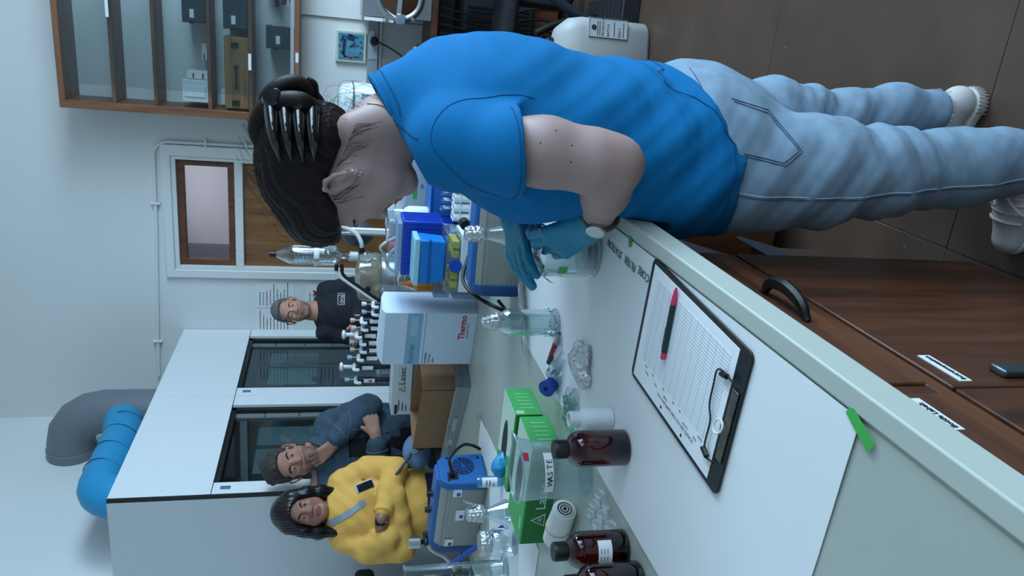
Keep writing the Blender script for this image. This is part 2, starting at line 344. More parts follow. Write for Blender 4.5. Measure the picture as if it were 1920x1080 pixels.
def clearbox(c, d_, label):
    t = thing('storage_box', label, 'box', c, 0, 'clear storage boxes in the wall cabinet')
    x, y, z = d_[0] / 2, d_[1] / 2, d_[2]
    MB().bx(-x, x, -y, -y + .003, 0, z).bx(-x, x, y - .003, y, 0, z).bx(-x, -x + .003, -y, y, 0, z).bx(x - .003, x, -y, y, 0, z).bx(-x, x, -y, y, 0, .003).build('body', CLEARBOX, t)
    MB().bx(-x - .005, x + .005, -y - .005, y + .005, z - .02, z + .004).build('lid', CLEARBOX, t, bevel=.002)
    MB().box((-x + .05, -y - .002, z * .6), (.05, .003, .025)).build('label_strip', PAPER, t)
    r = random.Random(int(c[0] * 999))
    for k in range(5): MB().box((r.uniform(-.6, .6) * x, r.uniform(-.5, .5) * y, .012 + .014 * k), (x * .7, y * .7, .012), rz=r.uniform(-.5, .5)).build('contents', DARKM if k % 2 else M('kraft_contents', (120, 104, 84), .8), t)
    MB().box((-x - .008, 0, z * .75), (.01, .05, .02)).build('clip', M('clip_blue_grey', (60, 76, 98), .5), t)
clearbox((-.05, 5.33, 2.2005), (.27, .2, .13), 'clear lidded box on middle shelf at right')
clearbox((-.06, 5.33, 1.9555), (.28, .2, .14), 'clear lidded box on second-lowest cabinet shelf at right')
clearbox((-.23, 5.34, 1.6755), (.13, .2, .17), 'clear box of dark parts on cabinet floor')
t = thing('instrument_parts', 'pile of dark metal instrument parts behind cabinet glass', 'parts', (.05, 5.34, 1.6755))
r = random.Random(4)
for k in range(9): MB().cyl((r.uniform(-.12, .12), r.uniform(-.08, .08), .02 + .018 * k), (r.uniform(-.12, .12), r.uniform(-.08, .08), .03 + .02 * k), r.uniform(.012, .022), n=10).build('metal_part', DARKM, t)

# ------------------------------------------------------------------ square clock, dado trunking, sockets
ck = thing('wall_clock', 'square white-framed clock with aqua sea-print face', 'clock', (-.256, YB, 1.322))
MB().bx(-.102, .102, -.03, -.002, -.1, .1).build('frame', M('clock_frame', (214, 210, 196), .5), ck, bevel=.004)
MB().bx(-.084, .084, -.032, -.028, -.082, .082).build('face', M('clock_face', (98, 168, 190), .4, noise=(30, .35)), ck)
BLK = M('clock_ink', (20, 48, 74), .5)
mm = MB().box((0, -.034, .045), (.1, .002, .02), ry=.1).box((-.055, -.034, .045), (.03, .002, .014), ry=-.4).box((.055, -.034, .055), (.03, .002, .014), ry=.4); mm.build('ribbon_print', BLK, ck)
MB().box((.06, -.034, .0), (.035, .002, .05), ry=.3).box((.055, -.0345, .01), (.02, .002, .03), ry=-.4).build('anchor_print', BLK, ck)
MB().box((-.065, -.034, -.01), (.006, .002, .1)).build('thermometer_print', PRINTRED, ck)
for k in range(12):
    a = math.pi / 6 * k; MB().box((.066 * math.sin(a) * 1.1, -.034, .066 * math.cos(a) * 1.1), (.008, .002, .012)).build('hour_mark', BLK, ck)
MB().tube([(0, -.036, .01), (.012, -.036, -.055)], .0018, 6).build('minute_hand', BLACK, ck)
MB().tube([(0, -.037, .01), (.03, -.037, -.03)], .0024, 6).build('hour_hand', BLACK, ck)
MB().bx(-.095, .095, -.0335, -.0325, -.09, .09).build('glass', PANE, ck)
tk = struct('trim_3', MB().bx(-.95, XR, YB - .055, YB, 1.142, 1.212), M('trunking_grey', (150, 158, 166), .4), bevel=.004)
MB().bx(-.95, XR, YB - .03, YB - .001, 1.118, 1.138).build('trunking_lip', ALU, tk)
for x in (-.25, .45): MB().bx(x - .075, x + .075, YB - .060, YB - .054, 1.145, 1.209).build('socket_plate', M('socket_plate', (170, 178, 186), .4), tk, bevel=.002)
pl = thing('power_plug', 'black plug and cable in the wall trunking under the clock', 'plug', (-.205, YB - .06, 1.172))
MB().cyl((0, 0, 0), (0, -.05, 0), .03, .024, 14).build('plug_body', BLACK, pl, bevel=.004)
MB().tube(spline([(0, -.04, 0), (0, -.07, -.02), (-.04, -.08, -.12), (-.09, -.12, -.2), (-.11, -.16, -.24)]), .005, 8).build('cable', BLACK, pl)
MB().bx(.03, .065, -.004, 0, .0, .03).build('switch', WHITE, pl)
bd = thing('notice_board', 'ribbed white board on wall above the clock trunking', 'board', (0.11, YB, 1.42))
MB().bx(-.19, .4, -.02, -.002, -.2, .26).build('panel', WB, bd, bevel=.002)
for k in range(14): MB().bx(.0 + k * .028, .012 + k * .028, -.026, -.02, -.02, .24).build('rib', WB, bd)

# ------------------------------------------------------------------ counter along the back wall
ct = thing('back_counter', 'wooden-edged side counter against the back wall', 'counter', (0, 0, 0))
MB().bx(-.62, XR - .01, 4.95, YB - .004, .815, .85).build('worktop', CABWOOD, ct, bevel=.003)
MB().bx(-.62, XR - .01, YB - .02, YB - .004, .85, 1.115).build('splashback', M('splash_white', (196, 198, 196), .5), ct)
MB().bx(-.075, -.072, YB - .024, YB - .019, .85, 1.115).build('splash_joint', DARKM, ct)
MB().bx(-.60, -.56, 4.98, YB - .02, 0, .815).build('end_panel', CABWOOD, ct)
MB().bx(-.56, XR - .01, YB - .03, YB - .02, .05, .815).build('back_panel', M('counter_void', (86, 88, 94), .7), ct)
MB().bx(.62, .66, 4.98, YB - .02, 0, .815).build('end_panel', CABWOOD, ct)
# steel sterilizer with a round door
sv = thing('sterilizer', 'stainless steel steriliser with round porthole door on the counter', 'steriliser', (.27, 5.18, .8505))
MB().bx(-.315, .3, -.2, .27, 0, .42).build('case', STEEL, sv, bevel=.006)
MB().lathe([(.11, 0), (.15, 0), (.15, .012), (.135, .02), (.12, .02), (.11, .012)], 32, (-.19, -.2, .2), Matrix.Rotation(math.pi / 2, 3, 'X')).build('door_ring', STEEL, sv)
MB().lathe([(0, 0), (.118, 0), (.118, .008), (.06, .02), (0, .024)], 32, (-.19, -.2, .2), Matrix.Rotation(math.pi / 2, 3, 'X')).build('door', M('door_bronze', (110, 84, 62), .3, .9), sv)
MB().box((-.19, -.235, .2), (.3, .02, .03), ry=.05).box((-.315, -.24, .19), (.06, .02, .05)).build('latch_bar', M('chrome', (210, 212, 214), .15, 1.0), sv, bevel=.003)
for z in (.12, .28): MB().cyl((-.31, -.205, z), (-.31, -.23, z), .012, n=10).build('bolt', STEEL, sv)
tg = MB().bx(-.34, -.32, -.215, -.205, .235, .41).build('label_strip', PAPER, sv)
text('lettering', 'LIFTS', .022, (-.323, -.2155, .25), (0, 0, 1), (-1, 0, 0), PRINT, sv)
# grey appliance peeking over the shoulder
ap = thing('stirrer', 'dark grey hotplate stirrer with silver rim on the back counter', 'stirrer', (-.30, 5.12, .8505))
MB().prism([(-.11, -.12), (.11, -.12), (.11, .12), (-.11, .12)], 0, .06).build('base', M('dark_grey_shell', (54, 60, 70), .4), ap, bevel=.012)
MB().hexa([(-.11, -.1, .06), (.08, -.1, .06), (.08, .1, .06), (-.11, .1, .06)], [(-.13, -.05, .16), (-.02, -.05, .12), (-.02, .08, .12), (-.13, .08, .16)]).build('head', MATS['dark_grey_shell'], ap, bevel=.012)
MB().tube([(-.12, -.055, .15), (-.03, -.055, .12), (.02, -.07, .08)], .006, 8).build('rim', MATS['chrome'], ap)
MB().bx(.0, .1, -.125, -.08, .03, .1).build('control_box', M('beige_shell', (182, 182, 170), .5), ap, bevel=.006)
# things under the counter
pc = thing('computer_tower', 'dark computer tower in the shadow under the back counter', 'computer', (.14, 5.2, 0.03))
MB().bx(-.22, .26, -.2, .22, .18, .62).build('case', M('pc_case', (40, 42, 46), .45), pc, bevel=.006)
for k in range(6): MB().bx(-.2 + k * .025, -.19 + k * .025, -.206, -.2, .2, .6).build('front_slot', BLACK, pc)
MB().bx(-.2, .2, -.15, .2, 0, .18).build('plinth', CABWOOD, pc)
ch = thing('swivel_chair', 'black swivel chair base and stem in front of the back counter', 'chair', (.12, 4.55, 0))
MB().cyl((0, 0, .1), (0, 0, .45), .028, n=14).build('stem', BLACK, ch)
MB().bx(-.2, .22, -.22, .22, .45, .52).build('seat', M('chair_fabric', (28, 30, 36), .9), ch, bevel=.03)
MB().bx(.2, .27, -.2, .2, .6, 1.0).build('backrest', MATS['chair_fabric'], ch, bevel=.03)
MB().tube([(.05, 0, .47), (.25, 0, .5), (.27, 0, .7)], .02, 8).build('back_bracket', BLACK, ch)
for k in range(5):
    a = 2 * math.pi * k / 5 + .3; c_, s_ = math.cos(a), math.sin(a)
    lg = MB().tube([(0, 0, .13), (.15 * c_, .15 * s_, .12), (.3 * c_, .3 * s_, .075)], [.025, .022, .016], 8).build('leg', BLACK, ch)
    MB().lathe([(0, -.012), (.028, -.012), (.028, .012), (0, .012)], 14, (.3 * c_, .3 * s_, .029), Matrix.Rotation(a, 3, 'Z') @ Matrix.Rotation(math.pi / 2, 3, 'Y')).build('castor', BLACK, lg)
cb = thing('cable_bundle', 'black cables hanging under the back counter', 'cables', (-.05, 4.86, 0))
for k in range(5): MB().tube(spline([(k * .05 - .1, .08, .8), (k * .045 - .12, .05, .5), (k * .06 - .1, .0, .25), (k * .07 - .14, -.05, .02)]), .007, 6).build('cable', BLACK, cb)
# jerry can on the floor
jc = thing('jerry_can', 'translucent white jerry can with printed label on the floor', 'jerry can', (-.075, 3.62, 0.0), .25)
JC = M('hdpe_white', (168, 170, 168), .45, sss=0.0)
def rrect(w_, d_, r_, n=6):
    pts = []
    for cx, cy, a in ((w_ / 2 - r_, d_ / 2 - r_, 0), (-w_ / 2 + r_, d_ / 2 - r_, 90), (-w_ / 2 + r_, -d_ / 2 + r_, 180), (w_ / 2 - r_, -d_ / 2 + r_, 270)):
        pts += [(cx + r_ * math.cos(math.radians(a + 90 * i / n)), cy + r_ * math.sin(math.radians(a + 90 * i / n))) for i in range(n + 1)]
    return pts
def loft(rings):
    mb = MB(); n = len(rings[0]); vs = [p for r_ in rings for p in r_]
    fs = [(i * n + k, i * n + (k + 1) % n, (i + 1) * n + (k + 1) % n, (i + 1) * n + k) for i in range(len(rings) - 1) for k in range(n)]
    fs += [tuple(range(n - 1, -1, -1)), tuple((len(rings) - 1) * n + k for k in range(n))]
    return mb.add(vs, fs)
def rr3(w_, d_, r_, z, n=6): return [(x, y, z) for x, y in rrect(w_, d_, r_, n)]
loft([rr3(.20, .20, .05, 0), rr3(.235, .235, .06, .02), rr3(.24, .24, .06, .33), rr3(.225, .225, .07, .39), rr3(.16, .16, .06, .43), rr3(.06, .06, .029, .445)]).build('body', JC, jc, ang=60)
MB().cyl((0, 0, .44), (0, 0, .475), .03, n=20).build('cap', BLACK, jc, bevel=.004)
MB().bx(.02, .11, -.1235, -.1195, .12, .31).build('label_sheet', M('can_label', (178, 182, 184), .6), jc)
MB().tube([(.022, -.1245, .122), (.108, -.1245, .122), (.108, -.1245, .308), (.022, -.1245, .308)], .0014, 4, closed=True).build('label_border', PRINT, jc)
MB().lathe([(0, 0), (.012, 0), (.012, .002), (0, .002)], 14, (.065, -.124, .285), Matrix.Rotation(math.pi / 2, 3, 'X')).build('label_logo', PRINT, jc)
for s_, z, sz in (('PRODUCT', .235, .017), ('BATCH', .21, .017), ('Size L', .155, .02)): text('label_lettering', s_, sz, (.028, -.1236, z), (1, 0, 0), (0, 0, 1), PRINT, jc)
for z in (.265, .255, .185, .14): MB().bx(.03, .095, -.1245, -.1235, z, z + .003).build('label_line', PRINT, jc)
# black vented crate leaning by the can
vc = thing('floor_crate', 'low black ribbed box lying on the floor behind the jerry can', 'box', (.005, 3.90, 0), .05)
MB().bx(-.12, .16, -.2, .34, 0, .09).build('body', M('crate_black', (26, 27, 30), .6), vc, bevel=.006)
MB().bx(-.10, .14, -.18, .32, .09, .095).build('lid_panel', M('crate_panel', (36, 38, 42), .55), vc)
for k in range(9): MB().bx(-.09, .13, -.16 + k * .055, -.15 + k * .055, .095, .098).build('rib', MATS['crate_black'], vc)
hs = thing('vacuum_hose', 'thick dark hose with twin tubes rising from the floor', 'hose', (.02, 4.05, 0))
MB().tube(spline([(.0, .0, .02), (.02, 0, .12), (.1, .02, .3), (.2, .03, .45)]), .026, 12).build('hose', M('hose_blue_black', (30, 38, 50), .4), hs)
MB().tube(spline([(.07, .04, .02), (.05, .03, .14), (.0, .02, .3), (-.06, .0, .42)]), .02, 12).build('hose', BLACK, hs)

# ------------------------------------------------------------------ fume hood with ducts
HX, HY0, HYM, HY1, HZ = -2.33, 3.405, 4.455, 5.497, 2.455
HW = M('hood_white', (222, 226, 228), .35); HG = M('hood_side_grey', (198, 204, 208), .4); HF = M('hood_frame_alu', (150, 158, 158), .4, .5); HIN = M('hood_interior', (168, 176, 176), .6)
fh = thing('fume_hood', 'tall white double fume cupboard with glass sashes along left wall', 'fume hood', (0, 0, 0))
MB().bx(XL + .01, HX - .02, HY0, HY0 + .02, 0, HZ).build('end_panel', HG, fh)
MB().bx(XL + .0102, HX - .021, HY0 - .0015, HY0, .70, .706).build('panel_joint', BLACK, fh)
MB().bx(XL + .01, HX - .02, HY1 - .02, HY1, 0, HZ).build('end_panel', HG, fh)
MB().bx(HX - .02, HX, HY0, HY0 + .012, 0, HZ).build('corner_seal', BLACK, fh)
MB().bx(XL + .01, HX - .021, HY0 + .02, HY1 - .02, HZ - .02, HZ).build('roof', HW, fh)
MB().bx(XL + .01, XL + .03, HY0 + .02, HY1 - .02, .85, HZ - .02).build('back_liner', HIN, fh)
MB().bx(XL + .03, HX - .03, HY0 + .02, HY1 - .02, .83, .87).build('worktop', HIN, fh)
for y0, y1 in ((HY0 + .012, HYM - .0015), (HYM + .0015, HY1)):
    yl, yr = y0 + .1, y1 - .12                              # sash opening in each bay
    MB().bx(HX - .02, HX, y0, y1, 1.99, HZ).build('fascia_panel', HW, fh, bevel=.0015)
    MB().bx(HX - .02, HX, y0, yl, .85, 1.986).build('side_post', HW, fh, bevel=.0015)
    MB().bx(HX - .02, HX, yr, y1, .85, 1.986).build('side_post', HW, fh, bevel=.0015)
    MB().bx(HX - .02, HX, y0, y1, .02, .848).build('base_door', HW, fh, bevel=.0015)
    MB().bx(HX - .045, HX - .021, yl - .002, yl + .012, .86, 1.99).bx(HX - .045, HX - .021, yr - .03, yr + .002, .86, 1.99).bx(HX - .045, HX - .021, yl, yr, 1.965, 1.99).build('sash_frame', BLACK, fh)
    MB().bx(HX - .07, HX - .046, yr - .075, yr - .028, .86, 1.97).build('sash_rail', HF, fh); MB().bx(HX - .07, HX - .046, yl + .01, yl + .03, .86, 1.97).build('sash_rail', HF, fh)
    for z in (1.0, 1.2, 1.4, 1.6, 1.8):
        for y in (yr - .065, yr - .04): MB().cyl((HX - .047, y, z), (HX - .044, y, z), .006, n=8).build('rivet', DARKM, fh)
    MB().bx(HX - .060, HX - .056, yl + .03, yr - .075, .93, 1.965).build('sash_glass', FUMEGLASS, fh)
    for (a, b, z0, z1) in ((.55, .8, 1.5, 1.82), (.2, .5, 1.5, 1.82), (.3, .55, 1.05, 1.35)):
        MB().bx(HX - .067, HX - .064, yl + (yr - yl) * a, yl + (yr - yl) * b, z0, z1).build('taped_sheet', M('sheet_behind_glass', (176, 184, 184), .7), fh)
    MB().bx(HX, HX + .002, y0 + .035, y0 + .065, 1.90, 1.95).build('data_plate', PRINTBLUE, fh)
    MB().bx(HX, HX + .0015, y0 + .03, y0 + .085, 1.87, 1.96).build('data_sticker', PAPER, fh)
DGREY = M('duct_grey', (112, 118, 126), .45); DBLUE = M('duct_blue', (30, 142, 190), .45)
dg = thing('exhaust_duct', 'grey segmented exhaust duct elbow coming out of the left wall', 'duct', (0, 0, 0))
R_ = .145; yc, zc = 4.98, 3.1
cen = [(-3.02, yc - .0, zc), (-2.93, yc, zc)] + [tuple(p) for p in arc((-2.93, yc, zc - .22), .22, 90, 0, 4, (1, 0, 0), (0, 0, 1))][1:] + [(-2.71, yc, 2.46)]
for a, b in zip(cen, cen[1:]): pass
MB().tube(cen, R_, 28).build('elbow', DGREY, dg, ang=20)
MB().cyl((-3.029, yc, zc), (-2.965, yc, zc), R_ + .008, n=28).build('wall_collar', DGREY, dg, bevel=.003)
MB().cyl((-2.71, yc, 2.50), (-2.71, yc, 2.56), R_ + .006, n=28).build('joint_ring', DGREY, dg, bevel=.003)
db = thing('flexible_duct', 'bright blue duct lying along the top of the fume hood', 'duct', (0, 0, 0))
bp = [(-2.62, 3.85, 2.475), (-2.62, 3.85, 2.52)] + [tuple(p) for p in arc((-2.62, 3.97, 2.52), .12, 180, 90, 5, (0, 1, 0), (0, 0, 1))] + [(-2.62, 4.2, 2.64), (-2.62, 4.5, 2.65), (-2.64, 4.72, 2.70)]
MB().tube(bp, .115, 24).build('duct_body', DBLUE, db, ang=50)
for y in (4.06, 4.25, 4.44, 4.6): MB().tube([(-2.62 + .1165 * math.cos(a), y + .03 * math.sin(a), 2.645 + .1165 * math.sin(a)) for a in [2 * math.pi * k / 28 for k in range(28)]], .003, 6, closed=True).build('spiral_seam', M('duct_seam', (14, 86, 124), .5), db)

# ------------------------------------------------------------------ laboratory bench
BT = .91; BX0, BX1, BY0, BY1 = -1.87, -.32, -.6, 4.15
BENCH = M('bench_laminate', (172, 178, 168), .33, noise=(3, .05)); LIP = M('bench_lip', (184, 190, 180), .4)
bn = thing('lab_bench', 'long pale laboratory bench with raised lip and dark wooden cupboards', 'bench', (0, 0, 0))
MB().bx(BX0, BX1 - .028, BY0, BY1, BT - .04, BT).build('worktop', BENCH, bn)
MB().hexa([(BX1 - .028, BY0, BT - .04), (BX1, BY0, BT - .042), (BX1, BY1, BT - .042), (BX1 - .028, BY1, BT - .04)], [(BX1 - .028, BY0, BT + .004), (BX1, BY0, BT + .006), (BX1, BY1, BT + .006), (BX1 - .028, BY1, BT + .004)]).build('front_lip', LIP, bn, bevel=.003)
MB().bx(BX0 - .012, BX0, BY0, BY1, BT - .042, BT + .006).build('back_lip', LIP, bn, bevel=.003)
MB().bx(BX0, BX1 - .03, 2.075, 2.0765, BT - .001, BT + .0001).build('top_joint', M('joint_grey', (150, 156, 148), .5), bn)
FX = -.40; CE = 1.345
MB().bx(BX0 + .1, FX - .02, BY0 + .05, CE, .07, BT - .042).build('carcass', CABWOOD, bn)
MB().bx(BX0 + .1, FX - .05, BY0 + .05, CE - .01, 0, .07).build('plinth', DARKM, bn)
YM = .752
MB().bx(FX - .02, FX, BY0 + .05, CE, .645, .67).build('drawer_rail', CABWOODY, bn, bevel=.002)
MB().bx(FX - .02, FX, BY0 + .05, CE, .83, .868).build('top_rail', CABWOODY, bn, bevel=.002)
MB().bx(FX - .02, FX, YM - .012, YM + .012, .67, .83).build('mullion', CABWOOD, bn)
for y0, y1 in ((YM + .014, CE - .002), (BY0 + .052, YM - .014)):
    dr = MB().bx(FX - .018, FX + .004, y0, y1, .672, .828).build('drawer', CABWOODY, bn, bevel=.003)
    yc2 = 1.045 if y0 > 0 else .3
    MB().tube(spline([(FX + .004, yc2 - .065, .715), (FX + .028, yc2 - .045, .72), (FX + .038, yc2, .722), (FX + .028, yc2 + .045, .72), (FX + .004, yc2 + .065, .715)], 5), [.007, .007, .008, .009, .0095, .01, .0105, .011, .011, .011, .0115, .011, .011, .011, .0105, .01, .0095, .009, .008, .007, .007], 8).build('handle', BLACK, dr)
for y0, y1 in ((YM + .002, CE - .002), (BY0 + .052, YM - .002)):
    do = MB().bx(FX - .018, FX + .004, y0, y1, .075, .642).build('door', CABWOOD, bn, bevel=.003)
    MB().bx(FX + .004, FX + .016, y0 + .02, y0 + .05, .44, .54).build('latch', M('latch_steel', (96, 104, 110), .35, .8), do, bevel=.004)
ib = MB().bx(FX + .004, FX + .0052, .768, .85, .598, .618).build('name_label', PAPER, bn); text('lettering', 'Instrumentation', .0125, (FX + .0055, .771, .604), (0, 1, 0), (0, 0, 1), PRINT, bn, spacing=.93)
MB().bx(FX + .004, FX + .0052, .645, .722, .722, .742).build('name_label', PAPER, bn); text('lettering', 'Bottle Labels', .0125, (FX + .0055, .648, .728), (0, 1, 0), (0, 0, 1), PRINT, bn, spacing=.95)
MB().bx(BX0 + .1, -.78, CE + .75, CE + .77, 0, BT - .042).build('knee_panel', CABWOOD, bn)
MB().bx(-1.02, -1.0, CE, CE + .75, 0, BT - .042).build('knee_back', CABWOOD, bn)
MB().bx(BX0 + .1, FX - .02, CE + .75, BY1 - .05, .07, BT - .042).build('carcass', CABWOOD, bn)
MB().bx(FX - .02, FX, CE + .75, BY1 - .05, .07, BT - .042).build('cupboard_front', CABWOODY, bn)
# ------------------------------------------------------------------ organic surfaces: blended distance fields turned into one continuous mesh
from mathutils.bvhtree import BVHTree
V3 = lambda p: np.array(p, dtype=np.float32)
class SDF:
    def __init__(s, lo, hi, h):
        s.h = h; s.lo = V3(lo); n = np.ceil((V3(hi) - s.lo) / h).astype(int) + 1; s.n = n
        s.ax = [s.lo[i] + h * np.arange(n[i], dtype=np.float32) for i in range(3)]
        s.d = np.full(tuple(n), .2, dtype=np.float32)
    def _sl(s, lo, hi):
        out = []
        for i in range(3):
            a = max(0, int((lo[i] - s.lo[i]) / s.h)); b = min(s.n[i], int((hi[i] - s.lo[i]) / s.h) + 2)
            if b <= a: return None
            out.append(slice(a, b))
        return tuple(out)
    def _g(s, sl): return np.meshgrid(s.ax[0][sl[0]], s.ax[1][sl[1]], s.ax[2][sl[2]], indexing='ij', sparse=True)
    def _op(s, sl, e, k, mode):
        d = s.d[sl]
        if mode == 'add':
            if k > 0: h = np.maximum(k - np.abs(d - e), 0) / k; s.d[sl] = np.minimum(d, e) - h * h * k * .25
            else: s.d[sl] = np.minimum(d, e)
        else:
            e = -e
            if k > 0: h = np.maximum(k - np.abs(d - e), 0) / k; s.d[sl] = np.maximum(d, e) + h * h * k * .25
            else: s.d[sl] = np.maximum(d, e)
    def rc(s, a, b, ra, rb=None, k=.02, flat=None, mode='add'):
        """tapered capsule; flat=(axis, factor) squeezes it along an axis"""
        a = V3(a); b = V3(b); rb = ra if rb is None else rb; m = max(ra, rb) * (1.5 if flat else 1.0) + k + .02
        sl = s._sl(np.minimum(a, b) - m, np.maximum(a, b) + m)
        if sl is None: return s
        X, Y, Z = s._g(sl); X = X - a[0]; Y = Y - a[1]; Z = Z - a[2]; ba = b - a; L2 = max(float(ba @ ba), 1e-9)
        t = np.clip((X * ba[0] + Y * ba[1] + Z * ba[2]) / L2, 0, 1); qx = X - t * ba[0]; qy = Y - t * ba[1]; qz = Z - t * ba[2]
        if flat is not None:
            n = V3(flat[0]); n = n / np.linalg.norm(n); g = (qx * n[0] + qy * n[1] + qz * n[2]) * (1 / flat[1] - 1)
            qx = qx + n[0] * g; qy = qy + n[1] * g; qz = qz + n[2] * g
            sc = min(1.0, flat[1])
        else: sc = 1.0
        s._op(sl, (np.sqrt(qx * qx + qy * qy + qz * qz) - (ra + (rb - ra) * t)) * sc ** .5, k, mode); return s
    def chain(s, pts, rs, k=.02, flat=None, mode='add'):
        for i in range(len(pts) - 1): s.rc(pts[i], pts[i + 1], rs[i], rs[i + 1], k if i else k, flat, mode)
        return s
    def ell(s, c, r, B=None, k=.02, mode='add'):
        """ellipsoid; B: 3x3 rows are its axes"""
        c = V3(c); r = V3(r); B = np.eye(3, dtype=np.float32) if B is None else np.array(B, dtype=np.float32); m = np.abs(B.T) @ r + k + .02
        sl = s._sl(c - m, c + m)
        if sl is None: return s
        X, Y, Z = s._g(sl); X = X - c[0]; Y = Y - c[1]; Z = Z - c[2]; q = [B[i, 0] * X + B[i, 1] * Y + B[i, 2] * Z for i in range(3)]
        k0 = np.sqrt((q[0] / r[0]) ** 2 + (q[1] / r[1]) ** 2 + (q[2] / r[2]) ** 2); k1 = np.sqrt((q[0] / r[0] ** 2) ** 2 + (q[1] / r[1] ** 2) ** 2 + (q[2] / r[2] ** 2) ** 2)
        s._op(sl, k0 * (k0 - 1) / np.maximum(k1, 1e-6), k, mode); return s
    def plane(s, p, n, k=.0):
        """keep the side the normal points away from"""
        p = V3(p); n = V3(n); n = n / np.linalg.norm(n); X, Y, Z = s._g((slice(None),) * 3)
        e = (X - p[0]) * n[0] + (Y - p[1]) * n[1] + (Z - p[2]) * n[2]; s._op((slice(None),) * 3, -e, k, 'cut'); return s
    def disp(s, fn):
        X, Y, Z = s._g((slice(None),) * 3); m = np.abs(s.d) < .04; s.d = np.where(m, s.d + fn(X, Y, Z), s.d).astype(np.float32); return s
    def extract(s, smooth=1):
        d = s.d; lo, h = s.lo, s.h; ins = d < 0
        c = [ins[i:i - 1 or None, j:j - 1 or None, k:k - 1 or None] for i in (0, 1) for j in (0, 1) for k in (0, 1)]
        al = c[0].copy(); an = c[0].copy()
        for q in c[1:]: al &= q; an |= q
        act = an & ~al; idx = np.argwhere(act); num = np.full(act.shape, -1, dtype=np.int64); num[act] = np.arange(len(idx))
        C = [(i, j, k) for i in (0, 1) for j in (0, 1) for k in (0, 1)]; val = [d[idx[:, 0] + i, idx[:, 1] + j, idx[:, 2] + k] for i, j, k in C]
        P = np.zeros((len(idx), 3)); cnt = np.zeros(len(idx))
        for a in range(8):
            for b in range(a + 1, 8):
                if sum(abs(C[a][q] - C[b][q]) for q in range(3)) != 1: continue
                x = (val[a] < 0) != (val[b] < 0); t = np.where(x, val[a] / np.where(x, val[a] - val[b], 1), 0)
                for q in range(3): P[:, q] += np.where(x, C[a][q] + t * (C[b][q] - C[a][q]), 0)
                cnt += x
        P = (P / cnt[:, None] + idx) * h + lo; F = []
        for ax in range(3):
            A = ins; u, w_ = [q for q in range(3) if q != ax]
            s0 = [slice(None)] * 3; s1 = [slice(None)] * 3; s0[ax] = slice(0, -1); s1[ax] = slice(1, None)
            x = A[tuple(s0)] != A[tuple(s1)]; e = np.argwhere(x); ok = (e[:, u] > 0) & (e[:, w_] > 0) & (e[:, u] < s.n[u] - 1) & (e[:, w_] < s.n[w_] - 1); e = e[ok]
            def cell(du, dw): g = e.copy(); g[:, u] -= du; g[:, w_] -= dw; return num[g[:, 0], g[:, 1], g[:, 2]]
            q = np.stack([cell(1, 1), cell(0, 1), cell(0, 0), cell(1, 0)], 1)
            fl = A[e[:, 0], e[:, 1], e[:, 2]] != (ax == 1); q = np.where(fl[:, None], q, q[:, ::-1]); F.append(q)
        F = np.concatenate(F); F = F[(F >= 0).all(1)]
        for _ in range(smooth):
            acc = np.zeros_like(P); cn = np.zeros(len(P))
            for a in range(4):
                b = (a + 1) % 4; np.add.at(acc, F[:, a], P[F[:, b]]); np.add.at(acc, F[:, b], P[F[:, a]]); np.add.at(cn, F[:, a], 1); np.add.at(cn, F[:, b], 1)
            P = P * .5 + .5 * acc / np.maximum(cn, 1)[:, None]
        return P, F
    def mesh(s, name, mat, parent=None, smooth=1, mats=(), pick=None, label=None): return surf(name, [s], mat, parent, smooth, mats, pick, label)
def surf(name, fields, mat, parent=None, smooth=1, mats=(), pick=None, label=None):
    """one mesh object out of one or more fields"""
    Ps, Fs, o_ = [], [], 0
    for s in fields: P, F = s.extract(smooth); Ps.append(P); Fs.append(F + o_); o_ += len(P)
    P = np.concatenate(Ps); F = np.concatenate(Fs)
    me = bpy.data.meshes.new(name); me.vertices.add(len(P)); me.vertices.foreach_set('co', P.astype(np.float32).ravel())
    me.loops.add(len(F) * 4); me.loops.foreach_set('vertex_index', F.astype(np.int32).ravel()); me.polygons.add(len(F)); me.polygons.foreach_set('loop_start', np.arange(0, len(F) * 4, 4, dtype=np.int32))
    me.materials.append(mat)
    for m_ in mats: me.materials.append(m_)
    me.update(calc_edges=True); me.polygons.foreach_set('use_smooth', [True] * len(F))
    if pick: me.polygons.foreach_set('material_index', pick(P[F].mean(1)).astype(np.int32))
    o = bpy.data.objects.new(name, me); COL.objects.link(o)
    if parent is not None: o.parent = parent
    if label: o['label'] = label
    BV[o.name] = (P, F); return o
BV = {}
def bvh(o):
    P, F = BV[o.name]
    if not isinstance(P, BVHTree): BV[o.name] = (BVHTree.FromPolygons([tuple(p) for p in P], [tuple(int(i) for i in f) for f in F]), None)
    return BV[o.name][0]
def drape(o, pts, dirn=None, off=.001):
    """lay points on an object's surface: along a direction, or to the nearest spot"""
    t = bvh(o); out = []
    for p in pts:
        p = Vector(p)
        if dirn is not None:
            dv = Vector(dirn).normalized(); h_ = t.ray_cast(p - dv * .6, dv)
        else: h_ = t.find_nearest(p)
        if h_[0] is None: continue
        out.append(h_[0] + h_[1] * off)
    return out
